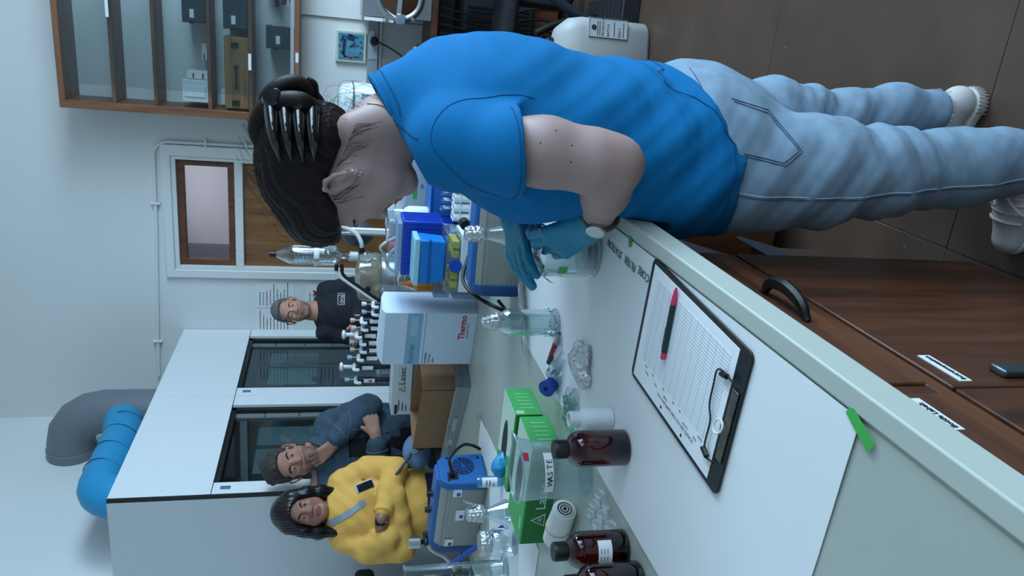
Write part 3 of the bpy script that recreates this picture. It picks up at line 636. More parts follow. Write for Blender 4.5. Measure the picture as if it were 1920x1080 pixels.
def ribbon(pts, nrm, w_, t=.0012):
    """flat strap through points, nrm: matching surface normals"""
    mb = MB(); vs = []; n = len(pts)
    for i in range(n):
        a = pts[max(0, i - 1)]; b = pts[min(n - 1, i + 1)]; T = (b - a).normalized(); N = nrm[i].normalized(); S_ = T.cross(N).normalized() * w_ / 2
        vs += [pts[i] - S_, pts[i] + S_, pts[i] + S_ + N * t, pts[i] - S_ + N * t]
    fs = [(i * 4 + k, i * 4 + (k + 1) % 4, i * 4 + 4 + (k + 1) % 4, i * 4 + 4 + k) for i in range(n - 1) for k in range(4)] + [(3, 2, 1, 0), tuple((n - 1) * 4 + k for k in range(4))]
    return mb.add(vs, fs)
def drape_ribbon(o, pts, w_, dirn=None, off=.001, t=.0012):
    tr = bvh(o); P = []; N = []
    for p in pts:
        p = Vector(p)
        if dirn is not None: dv = Vector(dirn).normalized(); h_ = tr.ray_cast(p - dv * .6, dv)
        else: h_ = tr.find_nearest(p)
        if h_[0] is None: continue
        P.append(h_[0] + h_[1] * off); N.append(h_[1])
    return ribbon(P, N, w_, t)
def ridge(X, Y, Z, d, f, amp, ph=0.0, w1=(3.1, 2.3, 1.7), wa=.9):
    """soft irregular cloth folds running across direction d"""
    wv = wa * (np.sin(w1[0] * 3 * X + 1.3 + ph) + np.sin(w1[1] * 4 * Y + .4 + ph * 2) + np.sin(w1[2] * 3.4 * Z + 2.1 + ph * 1.7))
    ar = f * (X * d[0] + Y * d[1] + Z * d[2]) + ph + wv; md = .55 + .45 * np.sin(9 * X + 7 * Y - 8 * Z + ph * 3)
    q = np.sin(ar); return -amp * (q * np.abs(q)) * md
def basis(f, u):
    f = Vector(f).normalized(); u = Vector(u); u = (u - f * u.dot(f)).normalized(); l = u.cross(f); return f, l, u
class Head:
    """x forward, y left, z up about the point between the ears"""
    def __init__(s, c, fwd, up, sc=1.0): s.c = Vector(c); s.f, s.l, s.u = basis(fwd, up); s.s = sc
    def p(s, x, y, z): return tuple(s.c + (s.f * x + s.l * y + s.u * z) * s.s)
    def B(s): return [tuple(s.f), tuple(s.l), tuple(s.u)]
    def loc(s, P):
        q = (P - np.array(s.c)) / s.s; return q @ np.array(s.f), q @ np.array(s.l), q @ np.array(s.u)
    def skull(s, S, jaw=1.0, nose=1.0, cheek=1.0, eyes=True, lips=1.0):
        k = s.s; B = s.B(); p = s.p
        S.ell(p(-.012, 0, .035), (.096 * k, .075 * k, .083 * k), B, .02)
        S.ell(p(.028, 0, -.03), (.060 * k, .057 * k, .076 * k), B, .03)
        for y in (1, -1):
            S.rc(p(.0, .052 * y * jaw, -.045), p(.058, .02 * y, -.094), .017 * k, .015 * k, .03)
            S.ell(p(.062, .037 * y, -.02), (.024 * k, .022 * k, .02 * k), B, .02)
            S.ell(p(.045, .04 * y * cheek, -.055), (.026 * k, .022 * k, .026 * k), B, .025)
        S.rc(p(.068, .012, -.094), p(.068, -.012, -.094), .017 * k, k=.025)
        S.rc(p(.074, -.03, .022), p(.074, .03, .022), .015 * k, k=.02)
        for y in (1, -1): S.ell(p(.097, .031 * y, .003), (.016 * k, .019 * k, .0125 * k), B, .014, 'cut')
        S.rc(p(.084, 0, .012), p(.104, 0, -.026), .0072 * k, .0105 * k * nose, .012)
        for y in (1, -1): S.ell(p(.094, .0125 * y * nose, -.031), (.011 * k, .0085 * k, .008 * k), B, .006)
        if eyes:
            for y in (1, -1):
                S.ell(p(.074, .031 * y, .002), (.0155 * k, .0165 * k, .0145 * k), B, .004)
                S.ell(p(.093, .031 * y, .0005), (.012 * k, .0138 * k, .0031 * k), B, .002, 'cut')
        S.ell(p(.085, 0, -.058), (.010 * k, .024 * k, .0065 * k * lips), B, .007); S.ell(p(.083, 0, -.069), (.010 * k, .021 * k, .0072 * k * lips), B, .007)
        S.ell(p(.097, 0, -.0632), (.008 * k, .02 * k, .0012 * k), B, .002, 'cut')
        for y in (1, -1):
            o = lambda x, z, q=0.0: p(-.010 + x, (.0765 + q - .28 * x) * y, -.004 + z)
            S.ell(o(0, 0), (.015 * k, .0050 * k, .026 * k), [tuple(s.f * .96 + s.l * .28 * y), tuple(s.l * .96 - s.f * .28 * y), tuple(s.u)], .005)
            S.chain([o(.012, .008, .002), o(.010, .024, .006), o(-.004, .033, .009), o(-.017, .024, .010), o(-.019, .006, .009), o(-.013, -.012, .007), o(-.002, -.026, .004)], [.0034 * k, .0038 * k, .0042 * k, .0044 * k, .0042 * k, .004 * k, .0062 * k], .004)
            S.ell(o(.004, -.002, .010), (.0065 * k, .006 * k, .011 * k), B, .004, 'cut'); S.rc(o(-.006, .020, .010), o(-.010, .006, .011), .0032 * k, k=.003, mode='cut')
    def eyes(s, parent, iris=(58, 38, 26), lidc=None):
        W = M('eye_white', (158, 156, 154), .25); I = M('iris_%d' % iris[0], iris, .2)
        for y in (1, -1):
            c = s.p(.0755, .031 * y, .0008); mb = MB().lathe([(.0128 * s.s * math.sin(math.pi * i / 8), -.0128 * s.s * math.cos(math.pi * i / 8)) for i in range(9)], 14, c); e = mb.build('eye', W, parent)
            a = s.p(.0855, .031 * y, .0008); MB().lathe([(.0066 * s.s, 0), (.0050 * s.s, .0022 * s.s), (0, .003 * s.s)], 12, a, Matrix((s.l, s.u, s.f)).transposed()).build('iris', I, e)
    def brows(s, parent, mat, th=.004, tilt=.0):
        for y in (1, -1):
            pts = [s.p(.090, .014 * y, .019 - tilt), s.p(.0905, .026 * y, .0235), s.p(.083, .040 * y, .0245), s.p(.071, .050 * y, .018)]
            MB().tube(spline(pts, 4), [th * .7 * s.s] * 4 + [th * s.s] * 4 + [th * .8 * s.s] * 4 + [th * .4 * s.s], 6).build('eyebrow', mat, parent)
    def lip_pick(s, stub=False):
        def f(P):
            x, y, z = s.loc(P); m = np.zeros(len(P)); lips = (x > .078) & (np.abs(y) < .024) & (z > -.0765 + .25 * np.abs(y) * .3) & (z < -.0515 - .25 * np.abs(y)); m[lips] = 1
            if stub: m[(~lips) & (x > .0) & (z < -.048) & (z > -.115) & (x + 0 * y > .02) & ~((x > .09) & (z > -.05))] = 2
            return m
        return f
def hand(S, W, d, n, t, curls, sc=1.0, r=.0082, thumb=(.6, .7, .25), tcurl=.3, k=.005):
    """W wrist, d finger direction, n out of the palm, t towards the thumb; curls: three bends (rad) for each finger"""
    W = Vector(W); d = Vector(d).normalized(); t = Vector(t); t = (t - d * t.dot(d)).normalized(); nn = d.cross(t); n = nn if nn.dot(Vector(n)) > 0 else -nn
    kn = []
    for off, e in ((.030, .088), (.0105, .092), (-.0095, .088), (-.028, .08)):
        b = W + (d * e + t * off) * sc; kn.append(b); S.rc(W + t * off * .55 * sc, b, .0125 * sc, .0115 * sc, .012)
    for (b, ln, cu) in zip(kn, (.95, 1.06, .98, .78), curls):
        a = 0; p = b
        for L, c_, rr in zip((.043, .027, .022), cu, (1.0, .93, .82)):
            a += c_; v = d * math.cos(a) + n * math.sin(a); q = p + v * L * ln * sc; S.rc(p, q, r * rr * sc * 1.03, r * rr * sc * .95, k); p = q
    v = (d * thumb[0] + t * thumb[1] + n * thumb[2]).normalized(); p = W + (d * .022 + t * .024) * sc; S.rc(W + d * .01 * sc + t * .012 * sc, p + v * .03 * sc, .0135 * sc, .0115 * sc, .012); q = p + v * .045 * sc
    for L in (.03, .024):
        v = (v + (n * .5 + d * .5) * tcurl).normalized(); q2 = q + v * L * sc; S.rc(q, q2, r * 1.12 * sc, r * .95 * sc, k); q = q2
# ------------------------------------------------------------------ the woman in the blue T-shirt
SKIN = M('skin_fair', (172, 142, 136), .5, noise=(40, .07), sss=.12); LIPS = M('lips_rose', (168, 100, 98), .4)
SHIRT = M('tshirt_blue', (10, 108, 164), .85, noise=(220, .08), bump=(420, .25, .0006), spec=.2)
DENIM = M('denim_light', (134, 158, 178), .85, noise=(26, .24), bump=(700, .3, .0006))
STITCH = M('denim_stitch', (60, 78, 108), .8); SEAMC = M('shirt_seam', (8, 70, 118), .85); PALE = M('denim_frayed', (190, 202, 212), .9)
GLOVE = M('nitrile_blue', (18, 128, 160), .42, noise=(30, .1))
HAIRD = M('hair_dark_brown', (34, 22, 20), .5, noise=(90, .5), bump=(260, .35, .0015), stretch=(1, 1, .12), spec=.22)
def person(label, loc, rz=0.0): return thing('person', label, 'person', loc, rz)
def rebase(root):
    for c in root.children: c.location = c.location - root.location
pw = person('woman in blue T-shirt and light jeans leaning over the bench in gloves', (-.2, 1.42, 0))
F_ = (-.96, .28, 0); L_ = (-.28, -.96, 0)
hw = Head((-.288, 1.41, 1.425), (-.852, .09, -.515), (-.512, .054, .857), 1.0)
SHL, SHR = (-.205, 1.285, 1.245), (-.125, 1.565, 1.245)
ELL, WRL = (-.207, 1.205, .982), (-.335, 1.315, .962)
ELR, WRR = (-.30, 1.69, 1.02), (-.395, 1.565, 1.06)
# body: head and neck fine, trunk and arms coarser, one mesh
S1 = SDF((-.45, 1.24, 1.24), (-.08, 1.58, 1.60), .0030)
hw.skull(S1, jaw=.94, nose=.85, lips=1.0)
S1.chain([(-.255, 1.41, 1.40), (-.205, 1.415, 1.355), (-.165, 1.42, 1.27)], [.056, .055, .068], .035)
S1.rc((-.20, 1.36, 1.41), (-.165, 1.38, 1.30), .03, .034, .03)
S2 = SDF((-.5, 1.05, .62), (.05, 1.80, 1.32), .0055)
S2.chain([(-.2, 1.42, .75), (-.19, 1.42, .95), (-.185, 1.42, 1.12), (-.17, 1.42, 1.22)], [.14, .13, .14, .11], .05, (F_, .7)); S2.rc(SHL, SHR, .055, k=.05)
S2.rc((-.17, 1.42, 1.2), (-.165, 1.42, 1.30), .07, .06, .04)
S2.chain([SHL, (-.197, 1.225, 1.10), (-.205, 1.208, 1.02), ELL], [.056, .054, .050, .043], .03); S2.chain([ELL, (-.262, 1.25, .978), WRL], [.044, .042, .028], .022)
S2.chain([SHR, (-.22, 1.65, 1.12), ELR], [.056, .052, .043], .03); S2.chain([ELR, (-.345, 1.63, 1.045), WRR], [.043, .041, .028], .022)
body = surf('body', [S1, S2], SKIN, pw, 1, (LIPS,), hw.lip_pick())
hw.eyes(pw); hw.brows(pw, HAIRD, .0035)
for i, (x, y, z) in enumerate(((-.155, 1.15, 1.10), (-.175, 1.15, 1.075), (-.2, 1.14, 1.075), (-.175, 1.15, 1.125))):
    q = drape(body, [(x, 1.2, z)], (0, 1, 0), 0); 
    if q: MB().lathe([(0, -.0006), (.0018, 0), (0, .0006)], 8, q[0], Matrix.Rotation(math.pi / 2, 3, 'X')).build('mole', M('mole_brown', (96, 58, 50), .6), pw)
# T-shirt
S = SDF((-.50, 1.06, .64), (.06, 1.80, 1.40), .0045)
S.chain([(-.212, 1.42, .68), (-.205, 1.42, .80), (-.19, 1.42, .95), (-.186, 1.42, 1.10), (-.168, 1.425, 1.21)], [.188, .184, .172, .18, .145], .06, (F_, .76))
S.ell((-.245, 1.40, 1.09), (.095, .14, .10), [F_, L_, (0, 0, 1)], .05); S.ell((-.115, 1.43, 1.16), (.085, .15, .13), [F_, L_, (0, 0, 1)], .06)
S.ell((-.25, 1.40, .80), (.095, .15, .14), [F_, L_, (0, 0, 1)], .06)
S.rc(SHL, SHR, .066, k=.06); S.rc((-.17, 1.42, 1.22), (-.155, 1.42, 1.325), .092, .066, .05)
SL = SDF((-.50, 1.06, .64), (.06, 1.80, 1.40), .0045)
SL.chain([SHL, (-.198, 1.222, 1.15), (-.196, 1.212, 1.10)], [.071, .0705, .070], .02); SL.plane((-.196, 1.21, 1.146), (.13, -.1, -1))
SL.chain([SHR, (-.205, 1.635, 1.12)], [.071, .072], .02)
hh = np.maximum(.03 - np.abs(S.d - SL.d), 0) / .03; S.d = np.minimum(S.d, SL.d) - hh * hh * .0075
S.disp(lambda X, Y, Z: ridge(X, Y, Z, (.55, .1, .75), 46, .0050, .4, wa=1.1) * np.clip((1.24 - Z) * 7, .15, 1) + ridge(X, Y, Z, (.25, -.3, 1), 84, .0040, 1.9, wa=1.3) * np.clip((1.05 - Z) * 6, .1, 1) + ridge(X, Y, Z, (-.8, .3, .5), 60, .0035, 2.7) * np.clip((Z - 1.0) * 5, 0, 1))
X, Y, Z = S._g((slice(None),) * 3); S.d = np.maximum(S.d, .728 + .10 * np.clip((X + .125) / .085, 0, 1) ** 1.3 - .02 * np.clip((-.24 - X) / .1, 0, 1) + .004 * np.sin(40 * X + 30 * Y) - Z).astype(np.float32)
S.rc((-.196, 1.212, 1.09), (-.198, 1.22, 1.17), .058, .054, 0, None, 'cut')
S.plane((-.165, 1.42, 1.352), (-.52, 0, .85)); S.rc((-.165, 1.42, 1.29), (-.235, 1.41, 1.42), .064, .068, 0, None, 'cut')
X, Y, Z = S._g((slice(None),) * 3); S.d = np.maximum(S.d, np.where((Z > .84) & (Z < .94), -.317 - X, -1)).astype(np.float32)
shirt = S.mesh('tshirt', SHIRT, pw)
# seams of the shirt: collar rib, shoulder, sleeve hem, armhole, bottom hem
def seam(o, pts, r, mat, dirn=None, parent=None, name='seam', n=6, off=.0005):
    q = drape(o, spline(pts, n), dirn, off)
    if len(q) > 2: return MB().tube(q, r, 6).build(name, mat, parent if parent is not None else o)
AX = Vector((-.52, 0, .85)).normalized()
def ring(c, ax, r, n=30, e=(1, 0, 0)):
    ax = Vector(ax).normalized(); e = Vector(e); e = (e - ax * e.dot(ax)).normalized(); g = ax.cross(e); return [Vector(c) + (e * math.cos(2 * math.pi * i / n) + g * math.sin(2 * math.pi * i / n)) * r for i in range(n)]
col_pts = drape(shirt, ring((-.176, 1.418, 1.342), AX, .074, 40))
MB().tube(col_pts, .0055, 8, closed=True).build('collar', SHIRT, shirt)
q2 = drape(shirt, ring((-.168, 1.418, 1.325), AX, .083, 40)); MB().tube(q2, .0012, 5, closed=True).build('seam', SEAMC, shirt)
seam(shirt, [(-.30, 1.22, 1.17), (-.24, 1.22, 1.24), (-.19, 1.23, 1.29), (-.13, 1.25, 1.26), (-.11, 1.26, 1.19), (-.12, 1.27, 1.12)], .0007, SEAMC)
seam(shirt, [(-.19, 1.24, 1.32), (-.185, 1.29, 1.34), (-.18, 1.34, 1.36)], .0011, SEAMC)
hem = drape(shirt, [Vector((-.196, 1.21, 1.166)) + Vector((math.cos(a) * .1, math.sin(a) * .1, math.cos(a) * .012)) for a in [math.pi * (1.02 + .96 * k / 24) for k in range(25)]]); MB().tube(hem, .0009, 5).build('seam', SEAMC, shirt)
hm = drape(shirt, [Vector((-.205, 1.42, .748 + .10 * max(0, min(1, (math.cos(a) * .17 - .06) / .085)) ** 1.3)) + Vector((math.cos(a) * .2, math.sin(a) * .22, -.0)) for a in [2 * math.pi * k / 60 for k in range(60)]]); MB().tube(hm, .0009, 5, closed=True).build('seam', SEAMC, shirt)
# jeans
S = SDF((-.50, 1.05, -.01), (.06, 1.80, .90), .0048)
S.chain([(-.2, 1.42, .86), (-.2, 1.42, .76), (-.2, 1.42, .68)], [.158, .172, .165], .05, (F_, .80))
S.ell((-.125, 1.42, .735), (.080, .15, .10), [F_, L_, (0, 0, 1)], .05)
LH, LK, LA = (-.232, 1.335, .66), (-.205, 1.29, .40), (-.165, 1.285, .075); RH, RK, RA = (-.18, 1.50, .66), (-.148, 1.53, .36), (-.103, 1.545, .105)
S.chain([LH, (-.215, 1.31, .53), LK, (-.185, 1.285, .22), LA], [.118, .104, .084, .075, .066], .03); S.chain([RH, (-.155, 1.515, .52), RK, (-.11, 1.54, .2), RA], [.115, .096, .076, .062, .055], .03)
S.disp(lambda X, Y, Z: ridge(X, Y, Z, (.45, .1, 1), 58, .0085, .2, wa=1.2) * (.35 + .65 * np.exp(-((Z - .45) / .12) ** 2)) + ridge(X, Y, Z, (-.5, .2, 1), 92, .0045, 1.1) * (.3 + .7 * np.exp(-((Z - .40) / .10) ** 2)) + ridge(X, Y, Z, (.7, .1, .6), 40, .0035, 2.2) * np.clip((.35 - Z) * 5, 0, 1))
X, Y, Z = S._g((slice(None),) * 3); S.d = np.maximum(S.d, np.where(Y < 1.42, .062 - Z, .088 - Z - .1 * (X + .09)))
S.rc((LA[0], LA[1], .0), (LA[0], LA[1], .11), .055, .052, 0, None, 'cut'); S.rc((RA[0], RA[1], .0), (RA[0], RA[1], .13), .045, .043, 0, None, 'cut')
jeans = S.mesh('jeans', DENIM, pw)
def jm(x, y, z): return (x, y, z)
pk = [(-.190, 1.1, .735), (-.20, 1.1, .655), (-.175, 1.1, .622), (-.115, 1.1, .665), (-.10, 1.1, .745)]
for e in (0, .006):
    c0 = Vector((-.155, 1.1, .69)); pts = [Vector(p) + (c0 - Vector(p)).normalized() * e for p in pk]; full = []
    for a, b in zip(pts, pts[1:]): full += [a.lerp(b, t / 6) for t in range(6)]
    full.append(pts[-1]); q = drape(jeans, full, (.05, 1, 0), .0006)
    if len(q) > 2: MB().tube(q, .0009, 5).build('pocket_stitch', STITCH, jeans)
pts = [Vector((-.262, 1.1, .74)), Vector((-.262, 1.1, .66)), Vector((-.25, 1.1, .5)), Vector((-.232, 1.1, .38)), Vector((-.21, 1.1, .2)), Vector((-.19, 1.1, .08))]
q = drape(jeans, spline(pts, 8), (.05, 1, 0), .0005); MB().tube(q, .0010, 5).build('side_seam', STITCH, jeans)
q = drape(jeans, spline([p + Vector((.005, 0, 0)) for p in pts], 8), (.05, 1, 0), .0004); MB().tube(q, .0009, 5).build('side_seam', PALE, jeans)
q = drape(jeans, spline([(-.03, 1.3, .78), (-.06, 1.2, .79), (-.12, 1.15, .792), (-.2, 1.12, .79)], 6), (.1, 1, 0), .0005)
if len(q) > 2: MB().tube(q, .001, 5).build('yoke_seam', STITCH, jeans)
rf = random.Random(3)
for A_, zz in ((LA, .066), (RA, .094)):
    mb = MB()
    for k in range(70):
        a = 2 * math.pi * k / 70; r_ = .063 if A_ is LA else .053; p = Vector((A_[0] + r_ * math.cos(a), A_[1] + r_ * math.sin(a), zz + .006 - (.0 if A_ is LA else .1 * r_ * math.cos(a)))); L_f = rf.uniform(.006, .02)
        mb.tube([p, p + Vector((rf.uniform(-.006, .006), rf.uniform(-.006, .006), -L_f))], .0008, 3)
    mb.build('frayed_hem', PALE, jeans)['kind'] = 'stuff'
# shoes and socks
SOCK = M('sock_lilac_grey', (120, 112, 124), .9); CANVAS = M('shoe_canvas', (196, 190, 186), .8); RUBBER = M('shoe_rubber', (214, 210, 202), .6)
for nm, A_, ang in (('left', LA, 176), ('right', RA, 150)):
    f = Vector((math.cos(math.radians(ang)), math.sin(math.radians(ang)), 0)); c = Vector((A_[0], A_[1], 0)); P_ = lambda a, b, z: tuple(c + f * a + Vector((-f.y, f.x, 0)) * b + Vector((0, 0, z)))
    So = SDF((c.x - .3, c.y - .3, 0.0), (c.x + .3, c.y + .3, .2), .005); So.rc(P_(0, 0, .06), P_(0, 0, .16), .037, .036, .01); So.mesh('sock', SOCK, pw)
    So = SDF((c.x - .3, c.y - .3, -.01), (c.x + .3, c.y + .3, .14), .0042)
    So.rc(P_(-.035, 0, .05), P_(.03, 0, .06), .038, .042, .02); So.chain([P_(.03, 0, .055), P_(.10, -.004, .042), P_(.165, -.008, .03)], [.045, .042, .034], .02, ((0, 0, 1), .9)); So.plane((0, 0, .022), (0, 0, -1)); So.rc(P_(0, 0, .075), P_(0, 0, .2), .033, .036, 0, None, 'cut')
    sh = So.mesh('shoe', CANVAS, pw)
    So = SDF((c.x - .3, c.y - .3, -.01), (c.x + .3, c.y + .3, .06), .0035)
    So.rc(P_(-.032, 0, .018), P_(.03, 0, .018), .041, .044, .02); So.chain([P_(.03, 0, .018), P_(.10, -.004, .018), P_(.165, -.008, .018)], [.045, .044, .036], .02); X, Y, Z = So._g((slice(None),) * 3); So.d = np.maximum(So.d, np.maximum(.001 - Z, Z - .026))
    so = So.mesh('sole', RUBBER, sh, smooth=0)
    MB().add(*(lambda n=28: ([tuple(Vector(P_(0, 0, 0)) + f * (-.03 + .0445 * math.cos(a)) + Vector((-f.y, f.x, 0)) * (.0445 * math.sin(a)) + Vector((0, 0, z))) for a in [math.radians(100 + 160 * k / n) for k in range(n + 1)] for z in (.004, .03)], [(2 * k, 2 * k + 2, 2 * k + 3, 2 * k + 1) for k in range(0, n, 2)]))()).build('heel_rib', M('shoe_rib_grey', (150, 146, 142), .7), sh)
    for k in range(5):
        a = .05 + .017 * k; q = [P_(a, -.025, .07 - .004 * k), P_(a + .004, 0, .10 - .008 * k), P_(a, .025, .07 - .004 * k)]; q = drape(sh, spline(q, 4), None, .002); MB().tube(q, .003, 6).build('lace', M('lace_cream', (206, 198, 190), .8), sh)
    for sd in (-1, 1): MB().tube(spline([P_(.05, 0, .098), P_(.07, .02 * sd, .105), P_(.10, .045 * sd, .075), P_(.075, .05 * sd, .05), P_(.05, .02 * sd, .09)], 6), .003, 6).build('lace_bow', MATS['lace_cream'], sh)
# gloves
S = SDF((-.52, 1.24, .88), (-.28, 1.52, 1.10), .0026)
hd = Vector((-.55, .55, .52)); hand(S, (-.345, 1.325, .967), hd, (-.4, .8, -.5), (.65, .05, .62), [(.35, .65, .45), (.38, .7, .45), (.42, .72, .45), (.45, .75, .45)], 1.04, .0100, (.65, .45, .6), .25, .003)
S.chain([(-.318, 1.302, .962), (-.35, 1.332, .972)], [.034, .031], .01); S.disp(lambda X, Y, Z: ridge(X, Y, Z, (-.6, .6, .5), 260, .0010, .3)); S.rc((-.30, 1.285, .958), (-.325, 1.306, .963), .031, .029, 0, None, 'cut')
S.mesh('glove', GLOVE, pw)
S = SDF((-.55, 1.36, .93), (-.32, 1.66, 1.16), .0026)
hand(S, (-.400, 1.555, 1.06), (-.52, -.83, .04), (-.2, .2, -.9), (.80, -.5, -.35), [(.05, .2, .2), (.05, .2, .2), (.15, .3, .25), (.3, .4, .3)], .98, .0106, (.55, .45, .65), .15)
S.chain([(-.365, 1.605, 1.06), (-.40, 1.555, 1.06)], [.034, .03], .01)
S.mesh('glove', GLOVE, pw)
# wrist watch
wax = (Vector(WRL) - Vector(ELL)).normalized(); wc_ = Vector((-.318, 1.299, .963)); wt = thing('watch', '', '', (0, 0, 0)); wt.parent = pw;
bpy.data.objects.remove(wt)
r0 = ring(wc_, wax, .0335, 26); wbm = MB().tube(r0, .005, 8, closed=True); band = wbm.build('watch_band', M('watch_band_mottled', (120, 112, 104), .4, .3, noise=(160, .8)), pw, label='mottled bracelet watch')
nrm = Vector((-.75, -.62, .35)); nrm = (nrm - wax * nrm.dot(wax)).normalized(); fc = wc_ + nrm * .036; q_ = nrm.to_track_quat('Z', 'Y').to_matrix()
MB().lathe([(0, -.004), (.018, -.004), (.019, 0), (.018, .005), (.0155, .006)], 24, fc, q_).build('watch_case', M('watch_steel', (190, 188, 180), .25, .9), band)
MB().lathe([(.0155, 0), (0, .0003)], 24, fc + nrm * .0055, q_).build('watch_face', M('watch_dial', (206, 208, 206), .3), band)
# hair: mass pulled up from the nape, twisted knot at the back, loose strands
S = SDF((-.48, 1.27, 1.28), (-.08, 1.56, 1.62), .0030)
S.ell(hw.p(-.020, 0, .044), (.118, .090, .100), hw.B(), .02); S.ell(hw.p(.048, 0, .078), (.050, .072, .056), hw.B(), .04)
S.ell(hw.p(-.085, 0, .02), (.055, .074, .075), hw.B(), .04); S.ell(hw.p(-.122, .004, .036), (.046, .060, .056), hw.B(), .025)
bax = Vector(hw.p(-.16, .0, .045)) - hw.c; bax.normalize(); be1 = bax.cross(hw.l).normalized(); be2 = bax.cross(be1)
def strand(X, Y, Z):
    x, y, z = X - hw.c.x, Y - hw.c.y, Z - hw.c.z; a1 = x * be1.x + y * be1.y + z * be1.z; a2 = x * be2.x + y * be2.y + z * be2.z; ph = np.arctan2(a1, a2) + .05 * np.sin(60 * (x * bax.x + y * bax.y + z * bax.z))
    return -.0011 * np.sin(70 * ph) - .0010 * np.sin(121 * ph + 1) - .0016 * np.sin(23 * ph + .5)
S.disp(strand)
X, Y, Z = S._g((slice(None),) * 3); lx = (X - hw.c.x) * hw.f.x + (Y - hw.c.y) * hw.f.y + (Z - hw.c.z) * hw.f.z; lz = (X - hw.c.x) * hw.u.x + (Y - hw.c.y) * hw.u.y + (Z - hw.c.z) * hw.u.z
line = np.where(lx > -.015, .030 + .42 * np.maximum(lx - .03, 0), .030 - 1.3 * (-.015 - lx)); line = np.maximum(line, -.070); e = line - lz
k_ = .010; hh = np.maximum(k_ - np.abs(S.d - e), 0) / k_; S.d = (np.maximum(S.d, e) + hh * hh * k_ * .25).astype(np.float32)
hair = S.mesh('hair', HAIRD, pw)
rs = random.Random(11)
mb = MB()
for k in range(24):
    a = rs.uniform(-1, 1); s0 = Vector(hw.p(-.098 + rs.uniform(-.02, .02), .05 * a, -.045 + rs.uniform(-.03, .03))); dn = Vector((rs.uniform(.0, .05), rs.uniform(-.03, .03), rs.uniform(-.075, -.02)))
    mb.tube(spline([s0, s0 + dn * .4 + Vector((.02, rs.uniform(-.02, .02), .012)), s0 + dn + Vector((rs.uniform(-.03, .02), rs.uniform(-.02, .02), 0))], 5), .00026, 3)
hs_ = []
for k in range(22):
    u_ = rs.random(); p0 = Vector(hw.p(-.03 - .05 * u_, .074, .0 - .065 * u_)); p1 = p0 + Vector((.022 + .012 * rs.random(), .0, -.03 - .02 * rs.random())) * rs.uniform(.5, 1.2); hs_.append([p0, p0.lerp(p1, .5) + Vector((.004, 0, .004)), p1])
for k in range(14):
    p0 = Vector(hw.p(.012 + rs.uniform(-.012, .014), .075, .026)); p1 = p0 + Vector((rs.uniform(.0, .03), 0, rs.uniform(-.05, -.02))); hs_.append([p0, p0.lerp(p1, .5) + Vector((rs.uniform(-.006, .006), 0, 0)), p1])
for q in hs_:
    g = drape(body, spline(q, 5), None, .0006)
    if len(g) > 3: mb.tube(g, .00022, 3)
for k in range(40):
    a = rs.uniform(.6, 2.9); s0 = Vector(hw.p(-.02 + .115 * math.cos(a), rs.uniform(-.05, .08), .045 + .095 * math.sin(a))); dv = (s0 - hw.c).normalized()
    mb.tube(spline([s0, s0 + dv * .008 - hw.f * .01, s0 + dv * .006 - hw.f * .04], 5), .0003, 3)
st = mb.build('loose_strands', HAIRD, hair); st['kind'] = 'stuff'
for pts, r_ in (([hw.p(-.10, .03, -.02), hw.p(-.15, .045, -.01), hw.p(-.165, .03, .045), hw.p(-.14, .02, .085), hw.p(-.10, .01, .10)], .020), ([hw.p(-.11, -.02, -.03), hw.p(-.17, -.02, -.01), hw.p(-.178, -.01, .04), hw.p(-.15, -.01, .08)], .016), ([hw.p(-.14, .02, -.03), hw.p(-.165, .03, -.04), hw.p(-.18, .03, -.035)], .005)):
    pts = spline(pts, 6); MB().tube(pts, [r_ * (.45 + .55 * math.sin(math.pi * i / (len(pts) - 1))) for i in range(len(pts))], 10).build('twist', HAIRD, hair)
CLAW = M('claw_clip_black', (14, 14, 17), .10, coat=.6)
A0, A1, E0, E1 = Vector(hw.p(-.172, .035, .040)), Vector(hw.p(-.135, .045, -.018)), Vector(hw.p(-.090, .088, .068)), Vector(hw.p(-.066, .092, .018))
clip = MB().tube(spline([A0, (A0 + A1) / 2 - hw.f * .006, A1], 5), [.010, .013, .015, .0155, .0155, .0155, .0155, .015, .013, .012, .010], 12).build('claw_clip', CLAW, hair, label='glossy black claw hair clip')
for i in range(4):
    t_ = i / 3; a = A0.lerp(A1, t_); b = E0.lerp(E1, t_); mdl = a.lerp(b, .45) + hw.l * .026
    MB().tube(spline([a, mdl, b], 7), [.012, .0125, .0125, .012, .0115, .011, .0105, .010, .009, .008, .007, .005, .004, .002, .001], 10).build('clip_claw', CLAW, clip)
for i in (0, 1):
    b = A0.lerp(A1, .15 + .6 * i); MB().lathe([(0, -.006), (.014, -.005), (.018, 0), (.014, .005), (0, .006)], 16, b - hw.f * .014 + hw.l * .006, (-hw.f + hw.l * .8).to_track_quat('Z', 'Y').to_matrix()).build('clip_thumb_plate', CLAW, clip)
# ear rings and necklace
GOLD = M('silver_ring', (214, 212, 208), .15, 1.0)
for (x, z, r_) in ((-.028, .012, .007), (-.022, -.026, .0065), (-.017, -.031, .0075), (-.011, -.037, .008)):
    ce = Vector(hw.p(x, .086, z)); MB().tube(ring(ce, hw.u * .5 + hw.f * .6, r_, 18), .0007, 6, closed=True).build('ear_ring', GOLD, body)
ch_ = drape(body, spline([(-.13, 1.36, 1.40), (-.15, 1.345, 1.365), (-.19, 1.345, 1.335), (-.225, 1.36, 1.31), (-.25, 1.39, 1.29)], 8), None, .001)
if len(ch_) > 2: MB().tube(ch_, .0009, 5).build('necklace', M('necklace_gold', (176, 140, 76), .3, 1.0), pw)
rebase(pw)
